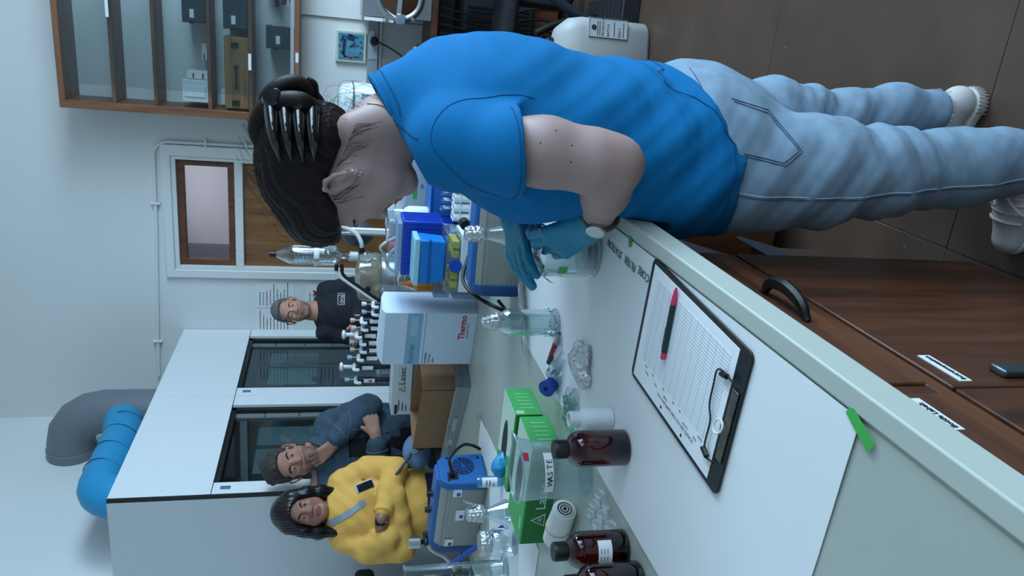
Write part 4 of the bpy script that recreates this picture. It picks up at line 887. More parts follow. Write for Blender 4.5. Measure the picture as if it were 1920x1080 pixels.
# ------------------------------------------------------------------ the three people looking on
def trousers(parent, mat, hip, w_=.165, h_top=1.0, stance=.1, y0=0.0, name='trousers', fold=.004):
    S = SDF((-.25, -.36 + y0 * .5, .05), (.3, .40 + y0 * .5, h_top + .04), .009)
    S.chain([(0, y0, h_top - .02), (0, y0, h_top - .16)], [w_, w_ + .012], .05, ((1, 0, 0), .75))
    for q in (1, -1): S.chain([(0, y0 + q * .085, h_top - .17), (.01, y0 * .6 + q * stance, .5), (-.005, y0 * .3 + q * stance, .09)], [.098, .074, .06], .03)
    S.disp(lambda X, Y, Z: ridge(X, Y, Z, (.4, .3, 1), 55, fold, .7)); X, Y, Z = S._g((slice(None),) * 3); S.d = np.maximum(S.d, np.maximum(.075 - Z, Z - h_top))
    o = S.mesh(name, mat, parent)
    for q in (1, -1):
        S = SDF((-.12, -.3 + y0 * .3, -.01), (.24, .36 + y0 * .3, .12), .007); y = y0 * .3 + q * stance
        S.rc((-.03, y, .05), (.03, y, .06), .042, .045, .02); S.chain([(.03, y, .055), (.10, y + .008 * q, .045), (.17, y + .01 * q, .035)], [.046, .042, .036], .02); S.plane((0, 0, .003), (0, 0, -1)); S.mesh('shoe', BLACK, parent)
    return o

# ---- grey-haired man in a black sweatshirt, arms crossed
p1 = person('grey-haired man in black sweatshirt with arms crossed before the wall notices', (-1.95, 4.93, 0), math.radians(-68.5))
SK1 = M('skin_tan', (196, 146, 122), .5, noise=(50, .08), sss=.1); ST1 = M('skin_stubble', (150, 116, 102), .6, noise=(160, .25))
h1 = Head((.03, 0, 1.672), (1, .04, -.06), (.06, .05, 1), 1.0)
S1 = SDF((-.12, -.13, 1.42), (.18, .13, 1.81), .0030); h1.skull(S1, jaw=1.02, nose=1.1, lips=.75); S1.chain([(.0, 0, 1.62), (-.005, 0, 1.54), (-.01, 0, 1.44)], [.058, .058, .075], .03)
S2 = SDF((-.2, -.34, .95), (.34, .34, 1.52), .007)
S2.chain([(0, 0, 1.0), (0, 0, 1.2), (0, 0, 1.38)], [.12, .125, .125], .05, ((1, 0, 0), .78)); S2.rc((-.01, .12, 1.44), (-.01, -.12, 1.44), .055, k=.05); S2.rc((-.01, 0, 1.4), (-.01, 0, 1.5), .07, k=.04)
A1 = [(-.01, .135, 1.45), (.05, .185, 1.21)]; B1 = [(-.01, -.135, 1.45), (.05, -.185, 1.21)]; HL1 = (.175, -.065, 1.25); HR1 = (.15, .07, 1.18)
S2.chain(A1, [.05, .042], .03); S2.chain([A1[1], HL1], [.042, .028], .02); S2.chain(B1, [.05, .042], .03); S2.chain([B1[1], HR1], [.042, .028], .02)
S3 = SDF((.08, -.30, 1.12), (.30, -.02, 1.32), .0034); hand(S3, (.175, -.068, 1.252), (-.25, -.95, .05), (-.9, .2, 0), (.1, .1, 1), [(.15, .25, .2)] * 4, 1.0, .0095, (.6, .6, .2), .2); S3.rc((.18, -.03, 1.247), (.175, -.078, 1.252), .028, .026, .01)
b1 = surf('body', [S1, S2, S3], SK1, p1, 1, (M('lips_man', (160, 104, 96), .5), ST1), h1.lip_pick(True))
h1.eyes(p1); h1.brows(p1, M('brow_grey_brown', (74, 64, 58), .8), .0042)
SW = M('sweatshirt_black', (30, 33, 42), .85, bump=(300, .2, .0008))
S = SDF((-.24, -.36, .90), (.36, .36, 1.56), .0062)
S.chain([(0, 0, .92), (0, 0, 1.05), (0, 0, 1.2), (0, 0, 1.36)], [.138, .140, .146, .145], .05, ((1, 0, 0), .86)); S.rc((-.01, .13, 1.445), (-.01, -.13, 1.445), .062, k=.06); S.rc((-.01, 0, 1.42), (-.005, 0, 1.51), .09, .075, .05)
for A_, H_ in ((A1, HL1), (B1, HR1)): S.chain(A_, [.066, .060], .03); S.chain([A_[1], Vector(A_[1]).lerp(Vector(H_), .5), H_], [.058, .055, .042], .02)
S.disp(lambda X, Y, Z: ridge(X, Y, Z, (.3, .9, .5), 52, .006, .9) + ridge(X, Y, Z, (.3, -.6, .9), 85, .003, 2.1)); X, Y, Z = S._g((slice(None),) * 3); S.d = np.maximum(S.d, .935 - Z); S.plane((0, 0, 1.522), (.25, 0, 1)); S.rc((-.005, 0, 1.46), (.0, 0, 1.6), .064, .066, 0, None, 'cut')
sw = S.mesh('sweatshirt', SW, p1)
MB().tube(drape(sw, ring((-.004, 0, 1.512), (.25, 0, 1), .074, 36)), .006, 8, closed=True).build('collar', SW, sw)
def badge(o, c, w_, h_, parent):
    P = lambda y, z: drape(o, [(c[0], c[1] + y, c[2] + z)], (-1, 0, 0), .002)
    q = []
    cr = [(-w_, -h_), (w_, -h_), (w_, h_), (-w_, h_)]
    for (a, b) in zip(cr, cr[1:] + cr[:1]):
        for t in range(5): q += P(a[0] + (b[0] - a[0]) * t / 5, a[1] + (b[1] - a[1]) * t / 5)
    WP = M('badge_white', (206, 208, 212), .7)
    MB().tube(q, .0022, 5, closed=True).build('badge_border', WP, parent)
    for pts in ([(-.8, .0), (-.5, .35), (-.2, -.1), (.1, .3), (.45, -.1), (.8, .2)], [(-.8, -.35), (-.4, -.1), (0, -.45), (.4, -.3), (.8, -.4)], [(-.75, -.72), (.75, -.72)]):
        q = []
        for y, z in pts: q += P(y * w_, z * h_)
        MB().tube(q, .0022, 5).build('badge_mark', WP, parent)
    MB().lathe([(0, 0), (.004, 0), (0, .001)], 10, P(.6 * w_, .6 * h_)[0], Matrix.Rotation(math.pi / 2, 3, 'Y')).build('badge_dot', WP, parent)
badge(sw, (.3, .080, 1.355), .038, .021, sw)
HG1 = M('hair_grey', (122, 122, 124), .7, noise=(140, .55), bump=(200, .6, .003))
S = SDF((-.13, -.12, 1.60), (.16, .12, 1.84), .0034); S.ell(h1.p(-.016, 0, .042), (.100, .081, .092), h1.B(), .02); S.ell(h1.p(.035, 0, .088), (.052, .060, .040), h1.B(), .03)
S.disp(lambda X, Y, Z: .0026 * np.sin(210 * X + 40 * np.sin(30 * Y)) * np.sin(190 * Y + 60 * Z) - .002 * np.sin(400 * Y + 300 * Z))
X, Y, Z = S._g((slice(None),) * 3); lx = X - h1.c.x; lz = Z - h1.c.z - .05 * (Y); e = np.where(lx > .0, .03 + .62 * np.maximum(lx - .035, 0) + .02 * (lx > .055), .02 - .9 * np.maximum(-.02 - lx, 0)) - lz; S.d = np.maximum(S.d, e).astype(np.float32); S.mesh('hair', HG1, p1)
tr1 = trousers(p1, M('trousers_dark', (40, 42, 50), .85), 0, .155, .98)

# ---- man in a denim jacket, hand on his chin
p2 = person('dark-haired man in denim jacket resting his chin on one hand', (-2.165, 3.41, 0), math.radians(-55))
SK2 = M('skin_brown_warm', (172, 124, 104), .5, noise=(50, .1), sss=.1); ST2 = M('skin_stubble_dark', (134, 100, 88), .6, noise=(160, .25))
h2 = Head((.035, .0, 1.60), (1, .02, -.10), (.08, -.24, 1), 1.02)
S1 = SDF((-.12, -.17, 1.34), (.19, .16, 1.78), .0030); h2.skull(S1, jaw=1.0, nose=1.2, lips=.8); S1.chain([(.005, .02, 1.55), (-.005, .04, 1.47), (-.01, .05, 1.38)], [.058, .058, .075], .03)
S2 = SDF((-.2, -.30, .90), (.34, .40, 1.54), .007)
CH2 = [(-.01, .15, .95), (-.005, .11, 1.15), (0, .055, 1.35)]
S2.chain(CH2, [.14, .145, .145], .05, ((1, 0, 0), .68)); SL2, SR2 = (-.005, .185, 1.425), (-.005, -.105, 1.45); S2.rc(SL2, SR2, .055, k=.05); S2.rc((-.01, .055, 1.40), (-.01, .045, 1.49), .07, k=.04)
EL2, WL2 = (.13, .262, 1.235), (.155, .095, 1.405); ER2, WR2 = (.09, -.19, 1.17), (.195, .10, 1.20)
S2.chain([SL2, EL2], [.05, .042], .03); S2.chain([EL2, WL2], [.042, .028], .02); S2.chain([SR2, ER2], [.05, .042], .03); S2.chain([ER2, WR2], [.042, .028], .02)
S3 = SDF((.04, -.08, 1.34), (.26, .16, 1.56), .0032); hand(S3, (.152, .075, 1.405), (-.15, -.62, .75), (-.9, .1, .1), (-.3, -.6, -.55), [(.35, .9, .6), (.4, .95, .6), (.45, 1.0, .6), (.5, 1.0, .6)], .98, .0095, (.7, .2, .3), .1); S3.rc(WL2, (.152, .078, 1.40), .028, .026, .01)
S4 = SDF((.08, .06, 1.12), (.30, .30, 1.32), .0034); hand(S4, (.197, .115, 1.205), (-.1, .9, .25), (-.9, -.1, 0), (0, -.2, 1), [(.7, 1.0, .6)] * 4, .98, .0095, (.6, .5, .3), .3); S4.rc((.195, .08, 1.20), (.197, .12, 1.206), .028, .026, .01)
b2 = surf('body', [S1, S2, S3, S4], SK2, p2, 1, (M('lips_brown', (138, 84, 80), .5), ST2), h2.lip_pick(True))
h2.eyes(p2); h2.brows(p2, M('brow_dark', (38, 32, 30), .8), .005)
DJ = M('denim_dark', (62, 82, 100), .85, noise=(24, .35), bump=(500, .3, .0008)); DJS = M('denim_dark_seam', (96, 108, 116), .8)
S = SDF((-.24, -.32, .80), (.36, .44, 1.58), .0062)
S.chain([(-.02, .17, .82), (-.01, .15, .95), (-.005, .11, 1.14), (0, .055, 1.35)], [.172, .165, .165, .160], .05, ((1, 0, 0), .74)); S.rc(SL2, SR2, .066, k=.06); S.rc((-.01, .05, 1.42), (-.015, .035, 1.50), .09, .075, .05)
S.chain([SL2, EL2], [.068, .062], .03); S.chain([EL2, Vector(EL2).lerp(Vector(WL2), .55), Vector(EL2).lerp(Vector(WL2), .9)], [.060, .056, .050], .02); S.chain([SR2, ER2], [.068, .062], .03); S.chain([ER2, Vector(ER2).lerp(Vector(WR2), .9)], [.060, .050], .02)
S.disp(lambda X, Y, Z: ridge(X, Y, Z, (.3, .7, .7), 55, .006, .3) + ridge(X, Y, Z, (.3, -.6, .9), 95, .003, 1.1)); X, Y, Z = S._g((slice(None),) * 3); S.d = np.maximum(S.d, .845 - Z); S.plane((-.015, .035, 1.512), (.45, -.05, 1)); S.rc((-.01, .04, 1.44), (.0, .03, 1.6), .066, .07, 0, None, 'cut')
dj = S.mesh('denim_jacket', DJ, p2)
# open front with the black shirt between the edges, collar, cuffs, seams, buttons
BT2 = M('shirt_black', (17, 17, 20), .85)
tri = [(.045, 1.49), (.055, 1.33), (.075, 1.14), (.10, 1.0), (.13, .86)]; mb = MB(); Lp, Rp = [], []
for i, (y, z) in enumerate(tri):
    wd = .03 + .012 * i + (.012 if i == 0 else 0); a = drape(dj, [(.3, y - wd, z)], (-1, 0, 0), .0015); m_ = drape(dj, [(.3, y, z)], (-1, 0, 0), .003); b = drape(dj, [(.3, y + wd, z)], (-1, 0, 0), .0015)
    if a and b and m_: Lp.append((a[0], m_[0], b[0]))
for q in Lp: mb.v += [tuple(x) for x in q]
for i in range(len(Lp) - 1):
    for k in (0, 1): mb.f.append((3 * i + k, 3 * i + k + 1, 3 * i + 4 + k, 3 * i + 3 + k))
mb.build('shirt_front', BT2, p2)
for sgn, cpts in ((1, [(-.07, .06, 1.525), (.0, .115, 1.52), (.07, .105, 1.48), (.115, .065, 1.41)]), (-1, [(-.07, .02, 1.53), (.0, -.03, 1.53), (.07, -.025, 1.49), (.115, .02, 1.41)])):
    q = drape(dj, spline(cpts, 5), None, .005); nr = [Vector((.5, sgn * .6, .5))] * len(q); ribbon(q, nr, .05, .006).build('collar', DJ, dj)
for pts in ([(.3, -.02, 1.33), (.3, -.025, 1.27), (.3, .005, 1.262), (.3, .02, 1.27)], [(.3, .14, 1.32), (.3, .145, 1.25), (.3, .175, 1.24), (.3, .2, 1.25)], [(.3, -.09, 1.36), (.3, -.02, 1.335), (.3, .03, 1.33)], [(.3, .09, 1.34), (.3, .17, 1.325), (.3, .23, 1.33)], [(.3, .02, 1.1), (.3, .04, .98), (.3, .05, .87)], [(.3, .17, 1.12), (.3, .21, .98), (.3, .24, .87)]):
    q = drape(dj, spline(pts, 6), (-1, 0, 0), .0008)
    if len(q) > 2: MB().tube(q, .0022, 5).build('jacket_seam', DJS, dj)
for y, z in ((.205, 1.02), (.23, .92)):
    q = drape(dj, [(.3, y, z)], (-1, 0, 0), .001)
    if q: MB().lathe([(0, 0), (.009, 0), (.007, .004), (0, .004)], 12, q[0], Matrix.Rotation(math.pi / 2, 3, 'Y')).build('button', M('jacket_button', (120, 116, 108), .35, .8), dj)
for A_, B_ in ((EL2, WL2), (ER2, WR2)):
    a = Vector(A_).lerp(Vector(B_), .80); MB().tube(drape(dj, ring(a, Vector(B_) - Vector(A_), .06, 22)), .0028, 5, closed=True).build('cuff_seam', DJS, dj)
HD2 = M('hair_dark_grey_brown', (62, 56, 54), .7, noise=(120, .5), bump=(180, .6, .004))
S = SDF((-.14, -.18, 1.52), (.17, .14, 1.80), .0034); S.ell(h2.p(-.014, 0, .042), (.103, .086, .096), h2.B(), .02); S.ell(h2.p(.03, 0, .092), (.056, .062, .040), h2.B(), .03)
for k in range(26):
    a = k * 2.4; rr = .35 + .65 * ((k * .37) % 1); S.ell(h2.p(-.015 + .08 * rr * math.cos(a), .07 * rr * math.sin(a), .05 + .085 * math.sqrt(max(0, 1 - rr * rr * .9))), (.022, .022, .018), None, .01)
S.disp(lambda X, Y, Z: .003 * np.sin(190 * X + 3 * np.sin(70 * Y)) * np.sin(170 * Y + 60 * Z)); X, Y, Z = S._g((slice(None),) * 3); dx, dy, dz = X - h2.c.x, Y - h2.c.y, Z - h2.c.z; lx = dx * h2.f.x + dy * h2.f.y + dz * h2.f.z; lz = dx * h2.u.x + dy * h2.u.y + dz * h2.u.z
e = np.where(lx > .0, .018 + .75 * np.maximum(lx - .03, 0) + .02 * (lx > .05), .016 - 1.2 * np.maximum(-.02 - lx, 0)) - lz; S.d = np.maximum(S.d, e).astype(np.float32); S.mesh('hair', HD2, p2)
tr2 = trousers(p2, M('jeans_black', (24, 25, 30), .85), 0, .15, .92, y0=.10, stance=.085)

# ---- woman in a yellow sweatshirt, arms crossed
p3 = person('woman with long black hair in yellow sweatshirt, arms crossed', (-2.135, 2.965, 0), math.radians(-54))
SK3 = M('skin_brown', (150, 106, 88), .45, noise=(50, .06), sss=.1)
h3 = Head((.035, .0, 1.535), (1, .05, -.12), (.12, .05, 1), .885)
S1 = SDF((-.12, -.14, 1.26), (.18, .14, 1.66), .0030); h3.skull(S1, jaw=.98, nose=1.2, cheek=1.1, lips=1.25); S1.chain([(.005, 0, 1.49), (-.005, 0, 1.42), (-.01, 0, 1.32)], [.049, .049, .065], .03)
S2 = SDF((-.2, -.32, .95), (.34, .32, 1.46), .007)
S2.chain([(0, 0, 1.0), (0, 0, 1.15), (0, 0, 1.30)], [.12, .12, .12], .05, ((1, 0, 0), .7)); SL3, SR3 = (-.01, .115, 1.365), (-.01, -.115, 1.355); S2.rc(SL3, SR3, .05, k=.05); S2.rc((-.01, 0, 1.33), (-.01, 0, 1.41), .062, k=.04)
EL3, WL3 = (.10, .165, 1.135), (.205, -.045, 1.205); ER3, WR3 = (.10, -.172, 1.11), (.165, .08, 1.15)
S2.chain([SL3, EL3], [.045, .04], .03); S2.chain([EL3, WL3], [.04, .026], .02); S2.chain([SR3, ER3], [.045, .04], .03); S2.chain([ER3, WR3], [.04, .026], .02)
S3 = SDF((.08, -.22, 1.10), (.30, .05, 1.27), .0034); S3.rc((.172, .03, 1.180), (.188, -.075, 1.207), .025, .025, .01); hand(S3, (.180, -.085, 1.200), (-.75, -.65, -.2), (-.6, .6, 0), (0, .1, 1), [(.5, .6, .4)] * 4, .9, .009, (.8, .2, .3), .2)
b3 = surf('body', [S1, S2, S3], SK3, p3, 1, (M('lips_plum', (138, 74, 80), .4),), h3.lip_pick())
h3.eyes(p3, (34, 24, 20)); h3.brows(p3, M('brow_black', (20, 17, 17), .8), .0042, .003)
YL = M('sweatshirt_yellow', (228, 174, 86), .85, noise=(14, .08), bump=(320, .25, .0008))
S = SDF((-.26, -.36, .92), (.36, .36, 1.50), .0058)
S.chain([(0, .01, .96), (0, .01, 1.03), (0, 0, 1.17), (0, 0, 1.29)], [.148, .152, .142, .134], .05, ((1, 0, 0), .84)); S.rc(SL3, SR3, .062, k=.06); S.rc((-.01, 0, 1.34), (-.005, 0, 1.44), .085, .07, .05); S.ell((.05, 0, 1.24), (.085, .12, .075), None, .05)
S.chain([SL3, (.03, .17, 1.25), EL3], [.064, .062, .058], .015); S.chain([EL3, Vector(EL3).lerp(Vector(WL3), .45), Vector(EL3).lerp(Vector(WL3), .82)], [.058, .054, .040], .008); S.chain([SR3, (.04, -.172, 1.24), ER3], [.064, .064, .062], .015); S.chain([ER3, Vector(ER3).lerp(Vector(WR3), .5), Vector(ER3).lerp(Vector(WR3), .9)], [.060, .056, .05], .010); S.chain([(.05, -.172, 1.25), (.155, -.125, 1.175)], [.06, .056], .012)
S.disp(lambda X, Y, Z: ridge(X, Y, Z, (.3, .8, .6), 75, .0032, .3) + ridge(X, Y, Z, (.3, -.7, .8), 110, .0024, 1.4) + ridge(X, Y, Z, (0, .3, 1), 70, .0035, 2.4) * np.clip((1.1 - Z) * 8, 0, 1)); X, Y, Z = S._g((slice(None),) * 3); S.d = np.maximum(S.d, .992 - Z + .03 * Y); S.plane((-.005, 0, 1.442), (.2, 0, 1)); S.rc((-.005, 0, 1.38), (.0, 0, 1.55), .056, .060, 0, None, 'cut')
ys = S.mesh('sweatshirt', YL, p3)
MB().tube(drape(ys, ring((-.004, 0, 1.432), (.2, 0, 1), .066, 36)), .006, 8, closed=True).build('collar', YL, ys)
cuffc = Vector(EL3).lerp(Vector(WL3), .86); MB().tube(ring(cuffc, Vector(WL3) - Vector(EL3), .036, 24), .009, 8, closed=True).build('cuff', YL, ys)
HB3 = M('hair_black', (15, 13, 15), .28, noise=(120, .3), bump=(300, .4, .002), stretch=(1, 1, .1))
S = SDF((-.17, -.17, 1.30), (.17, .17, 1.70), .0036); S.ell(h3.p(-.014, 0, .044), (.104, .088, .098), h3.B(), .02)
for q in (1, -1): S.chain([h3.p(.012, .066 * q, .06), h3.p(.022, .086 * q, -.01), h3.p(.015, .096 * q, -.08), h3.p(.03, .10 * q, -.15 - (.03 if q < 0 else 0))], [.038, .03, .03, .016], .02)
S.rc(h3.p(-.06, 0, .0), h3.p(-.07, 0, -.15), .085, .085, .03, (tuple(h3.f), .6)); S.disp(lambda X, Y, Z: -.0012 * np.sin(420 * Y + 120 * X + 3 * np.sin(16 * Z)))
X, Y, Z = S._g((slice(None),) * 3); lx = X - h3.c.x; ly = Y - h3.c.y; lz = Z - h3.c.z; S.ell(h3.p(.075, 0, -.038), (.06, .064, .098), h3.B(), .01, 'cut'); S.mesh('hair', HB3, p3)
for q in (1, -1): MB().tube(ring(h3.p(.0, .09 * q, -.07), (1, 0, .0), .022, 20, (0, 1, 0)), .0012, 6, closed=True).build('hoop_earring', GOLD, b3)
# bag strap, bag, phone, watch
STRAP = M('strap_blue_grey', (140, 156, 170), .7); BAG = M('bag_blue_grey', (96, 124, 160), .6, noise=(20, .15))
drape_ribbon(ys, spline([(.3, -.055, 1.42), (.3, -.02, 1.345), (.3, .03, 1.27)], 8), .026, (-1, 0, 0), .002).build('bag_strap', STRAP, p3)
bg_ = thing('shoulder_bag', 'small blue-grey crossbody bag hanging beside the yellow sweatshirt', 'bag', (0, 0, 0))
bgl = Matrix.Rotation(math.radians(-54), 4, 'Z'); bgl.translation = (-2.117, 2.955, 0); bg_.matrix_world = bgl
S = SDF((-.02, .13, .92), (.22, .36, 1.16), .005); S.ell((.10, .235, 1.05), (.045, .068, .055), None, .02); S.rc((.10, .20, 1.03), (.10, .27, 1.02), .045, k=.03, flat=((1, 0, 0), .75)); S.disp(lambda X, Y, Z: ridge(X, Y, Z, (0, .7, .7), 90, .002, .3)); S.mesh('pouch', BAG, bg_)
MB().tube(spline([(.15, .10, 1.165), (.155, .14, 1.13), (.15, .19, 1.09), (.14, .22, 1.07)], 6), .006, 8).build('strap', M('strap_dark', (60, 66, 78), .6), bg_)
MB().tube(ring((.148, .235, 1.055), (1, 0, .3), .014, 18, (0, 1, 0)), .002, 6, closed=True).build('buckle', STEEL, bg_); MB().box((.146, .25, 1.035), (.004, .018, .03), rx=.4).build('tag', STRAP, bg_)
ph = thing('phone', 'dark phone in pale case tucked in the crossed yellow sleeves', 'phone', (0, 0, 0)); ph.matrix_world = bgl @ Matrix.Translation((.165, .085, 1.275)) @ Matrix.Rotation(.35, 4, 'X') @ Matrix.Rotation(-.25, 4, 'Y')
MB().box((0, 0, 0), (.011, .042, .085)).build('case', M('phone_case_pale', (196, 192, 184), .4), ph, bevel=.005); MB().box((.0055, 0, -.004), (.003, .034, .07)).build('back_glass', M('phone_black', (14, 14, 17), .15), ph, bevel=.003)
for z in (.02, .032): MB().lathe([(0, 0), (.005, 0), (.004, .002), (0, .002)], 12, (.007, .008, z - .012), Matrix.Rotation(math.pi / 2, 3, 'Y')).build('camera_lens', M('lens_glass', (40, 44, 52), .1), ph)
wv = Vector((0, -1, .15)); MB().tube(ring((.186, -.056, 1.203), wv, .0275, 24), .0055, 8, closed=True).build('watch_band', M('watch_band_pink', (176, 140, 136), .5), p3)
MB().box((.2145, -.056, 1.212), (.010, .034, .040)).build('watch_case', M('watch_black', (18, 18, 22), .15), p3, bevel=.005)
tr3 = trousers(p3, M('jeans_blue', (44, 62, 104), .85, noise=(20, .25)), 0, .145, 1.0, stance=.08)
# ------------------------------------------------------------------ things on the bench
GLASS = G('lab_glass', (246, 250, 250), 1.0, .02); GLASSD = G('lab_glass_thick', (236, 244, 244), 1.0, .02, edge=1.6); FROST = G('frosted_plastic', (220, 232, 234), .4, .2, milky=.20, edge=.8); FILM = G('clear_film', (240, 246, 248), .7, .12, milky=.08)
AMBER = G('amber_glass', (150, 74, 44), .7, .04, edge=.6); LIQ = M('dark_liquid', (22, 12, 10), .1)
FOIL = M('aluminium_foil', (198, 200, 202), .24, 1.0, bump=(120, 1.0, .004)); HDPE = M('hdpe_bottle', (216, 222, 224), .45); CLEARP = G('clear_polystyrene', (232, 240, 246), .8, .05, milky=.10)
GREENTAPE = M('tape_green', (62, 168, 74), .6); GREENCARD = M('glove_box_green', (64, 164, 86), .5); GREENDK = M('glove_box_dark_green', (36, 118, 52), .5); PALEG = M('glove_box_pale', (196, 214, 194), .5); WPRINT = M('print_white', (222, 226, 224), .6)
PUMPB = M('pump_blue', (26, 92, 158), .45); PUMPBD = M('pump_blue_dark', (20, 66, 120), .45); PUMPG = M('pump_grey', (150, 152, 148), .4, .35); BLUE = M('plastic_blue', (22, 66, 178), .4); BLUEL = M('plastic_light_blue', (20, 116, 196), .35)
TUBEW = M('silicone_tube', (204, 206, 200), .45); REDP = M('plastic_red', (196, 34, 38), .4); ORANGE = M('plastic_orange', (228, 116, 34), .45); CARD = M('cardboard_brown', (146, 112, 82), .8, noise=(30, .1)); GREYC = M('card_grey', (128, 138, 150), .6); INKG = M('ink_green', (18, 92, 66), .7); TEXTG = M('print_green', (96, 150, 60), .6)
def crumple(S_, amp, f, seed=0.0): S_.disp(lambda X, Y, Z: amp * (np.abs(np.sin(f * X + 2 * np.sin(f * .7 * Y + seed))) + np.abs(np.sin(f * .9 * Y + 1.7 * np.sin(f * .8 * Z + seed))) + np.abs(np.sin(f * 1.1 * Z + 1.5 * np.sin(f * .6 * X))) - 1.6))
def foil_cap(parent, r, z0, z1, name='foil_cap', r2=None, skirt=.004):
    S = SDF((-r - .03, -r - .03, z0 - .02), (r + .03, r + .03, z1 + .02), max(.0022, r / 14)); S.rc((0, 0, z0 + r * .5), (0, 0, z1 - r * .8), r + skirt, (r2 or r), .004); crumple(S, .0016, 230, r * 99)
    X, Y, Z = S._g((slice(None),) * 3); S.d = np.maximum(S.d, np.maximum(z0 - Z + .003 * np.sin(300 * X), Z - z1)).astype(np.float32)
    o = S.mesh(name, FOIL, parent, smooth=0); o.data.polygons.foreach_set('use_smooth', [False] * len(o.data.polygons)); return o
# white bench paper with tape and writing
MB().sheet(lambda u, v: (-.832 + .479 * u + .003 * (1 - v), .596 + .02 * (1 - u) * (1 - v) + v * (1.94 - .596), BT + .0018 + .0012 * math.sin(5 * u + 4 * v) ** 2), 8, 16, .0006).build('bench_paper', PAPER, label='large white bench paper under the clipboard and bottles', cat='paper')
for k, (x, y, L, a, lab) in enumerate(((-.357, .592, .05, -2.0, 'green tape strip holding the near corner of bench paper'), (-.353, 1.255, .022, 0.2, 'green tape tab at paper edge beside the watch'), (-.66, .60, .03, .4, 'green tape piece on near edge of bench paper'))):
    MB().sheet(lambda u, v: ((u - .5) * L, (v - .5) * .014, .0010 * math.sin(3 * u) ** 2), 6, 2, .0003).build('green_tape', GREENTAPE, label=lab, cat='tape', loc=(x, y, BT + .0042), rz=a)
hw_ = thing('handwriting', 'green handwritten words on the bench paper reading core filter station', 'writing', (0, 0, 0))
for s_, y in (('CORE', 1.150), ('FILTER', 1.214), ('STATION', 1.286)): text('word', s_, .0205, (-.385 + (.0 if s_ != 'FILTER' else -.002), y, BT + .0033), (.05, 1, 0), (-1, .05, 0), INKG, hw_, ext=.0002, spacing=.93, shear=.05)

# clipboard with log sheet and pencil
cb_ = thing('clipboard', 'black clipboard holding a sampling log sheet with wire clip', 'clipboard', (-.4705, .9765, BT + .0035), math.radians(-4))
MB().prism(rrect(.226, .342, .012, 5), 0, .0035).build('board', M('clipboard_black', (17, 18, 22), .4), cb_, bevel=.001)
MB().bx(-.1045, .104, -.140, .158, .0037, .0045).build('log_sheet', M('log_paper', (232, 234, 236), .6), cb_)
gm = bpy.data.materials.new('form_grid_print'); gm.use_nodes = True; nt = gm.node_tree; pb = nt.nodes['Principled BSDF']; pb.inputs['Roughness'].default_value = .7
tc = nt.nodes.new('ShaderNodeTexCoord'); br = nt.nodes.new('ShaderNodeTexBrick'); br.offset = 0; br.inputs['Color1'].default_value = br.inputs['Color2'].default_value = rgb(232, 234, 236); br.inputs['Mortar'].default_value = rgb(128, 138, 152); br.inputs['Scale'].default_value = 1; br.inputs['Mortar Size'].default_value = .0004; br.inputs['Brick Width'].default_value = .021; br.inputs['Row Height'].default_value = .0052
mp = nt.nodes.new('ShaderNodeMapping'); mp.inputs['Rotation'].default_value = (0, 0, math.pi / 2); nt.links.new(tc.outputs['Object'], mp.inputs[0]); nt.links.new(mp.outputs[0], br.inputs['Vector']); nt.links.new(br.outputs[0], pb.inputs['Base Color'])
MB().bx(-.062, .088, -.125, .138, .0046, .0048).build('form_grid', gm, cb_)
text('title_lettering', 'SCALE22 SEA ICE CORE SAMPLING LOG', .0078, (-.081, -.082, .0046), (0, 1, 0), (-1, 0, 0), PRINT, cb_, ext=.00008)
for i, (s_, y, x) in enumerate((('Station', -.12, -.0735), ('Date', -.09, -.0735), ('Core ID', -.06, -.0735), ('Depth', .02, -.0735), ('Time', .062, -.0735), ('Name', .10, -.0735), ('cm', -.03, -.064), ('Sal', -.005, -.064), ('Chl', .035, -.064), ('Vol', .08, -.064), ('Nut', .11, -.064), ('Notes', -.105, -.064))): text('heading_lettering', s_, .0055, (x, y, .0049), (0, 1, 0), (-1, 0, 0), PRINT, cb_, ext=.00006)
for y in (-.045, .035): MB().lathe([(0, 0), (.003, 0), (0, .0002)], 14, (-.0965, y, .0047)).build('punch_hole', BLACK, cb_)
MB().bx(-.062, .05, -.164, -.148, .0036, .0062).build('clip_plate', M('clip_worn_steel', (126, 120, 112), .4, .9, noise=(120, .5)), cb_, bevel=.001)
MB().tube(spline([(-.07, -.150, .008), (-.072, -.128, .010), (-.055, -.122, .010), (-.02, -.120, .009), (.0, -.108, .009), (.03, -.106, .009), (.055, -.108, .010), (.062, -.128, .010), (.058, -.150, .008)], 6), .0015, 8).build('clip_wire', M('wire_dark', (70, 72, 76), .3, .9), cb_)
for x in (-.070, .060): MB().tube([(x, -.135, .010), (x * .93, -.120, .010)], .0042, 8).build('clip_grip', BLACK, cb_)
MB().tube(ring((-.012, -.146, .012), (.3, 0, 1), .010, 20), .0016, 6, closed=True).build('elastic_loop', M('elastic_white', (214, 212, 204), .6), cb_)
pc_ = thing('mechanical_pencil', 'green mechanical pencil with pink tip lying on the log sheet', 'pencil', (-.438, 1.031, BT + .0125), math.radians(178.5))
qx = Matrix.Rotation(math.pi / 2, 3, 'Y')
MB().lathe([(.0046, -.048), (.0048, .035), (0, .0352)], 14, (0, 0, 0), qx).build('barrel', M('pencil_green', (12, 52, 50), .4), pc_)
PINK = M('pencil_pink', (206, 52, 96), .45)
MB().lathe([(.0012, -.076), (.003, -.07), (.0048, -.05), (.0048, -.048)], 14, (0, 0, 0), qx).build('tip_cone', PINK, pc_)
MB().lathe([(.0038, .0352), (.0045, .037), (.0045, .044), (.004, .047), (0, .0475)], 14, (0, 0, 0), qx).build('end_cap', PINK, pc_)
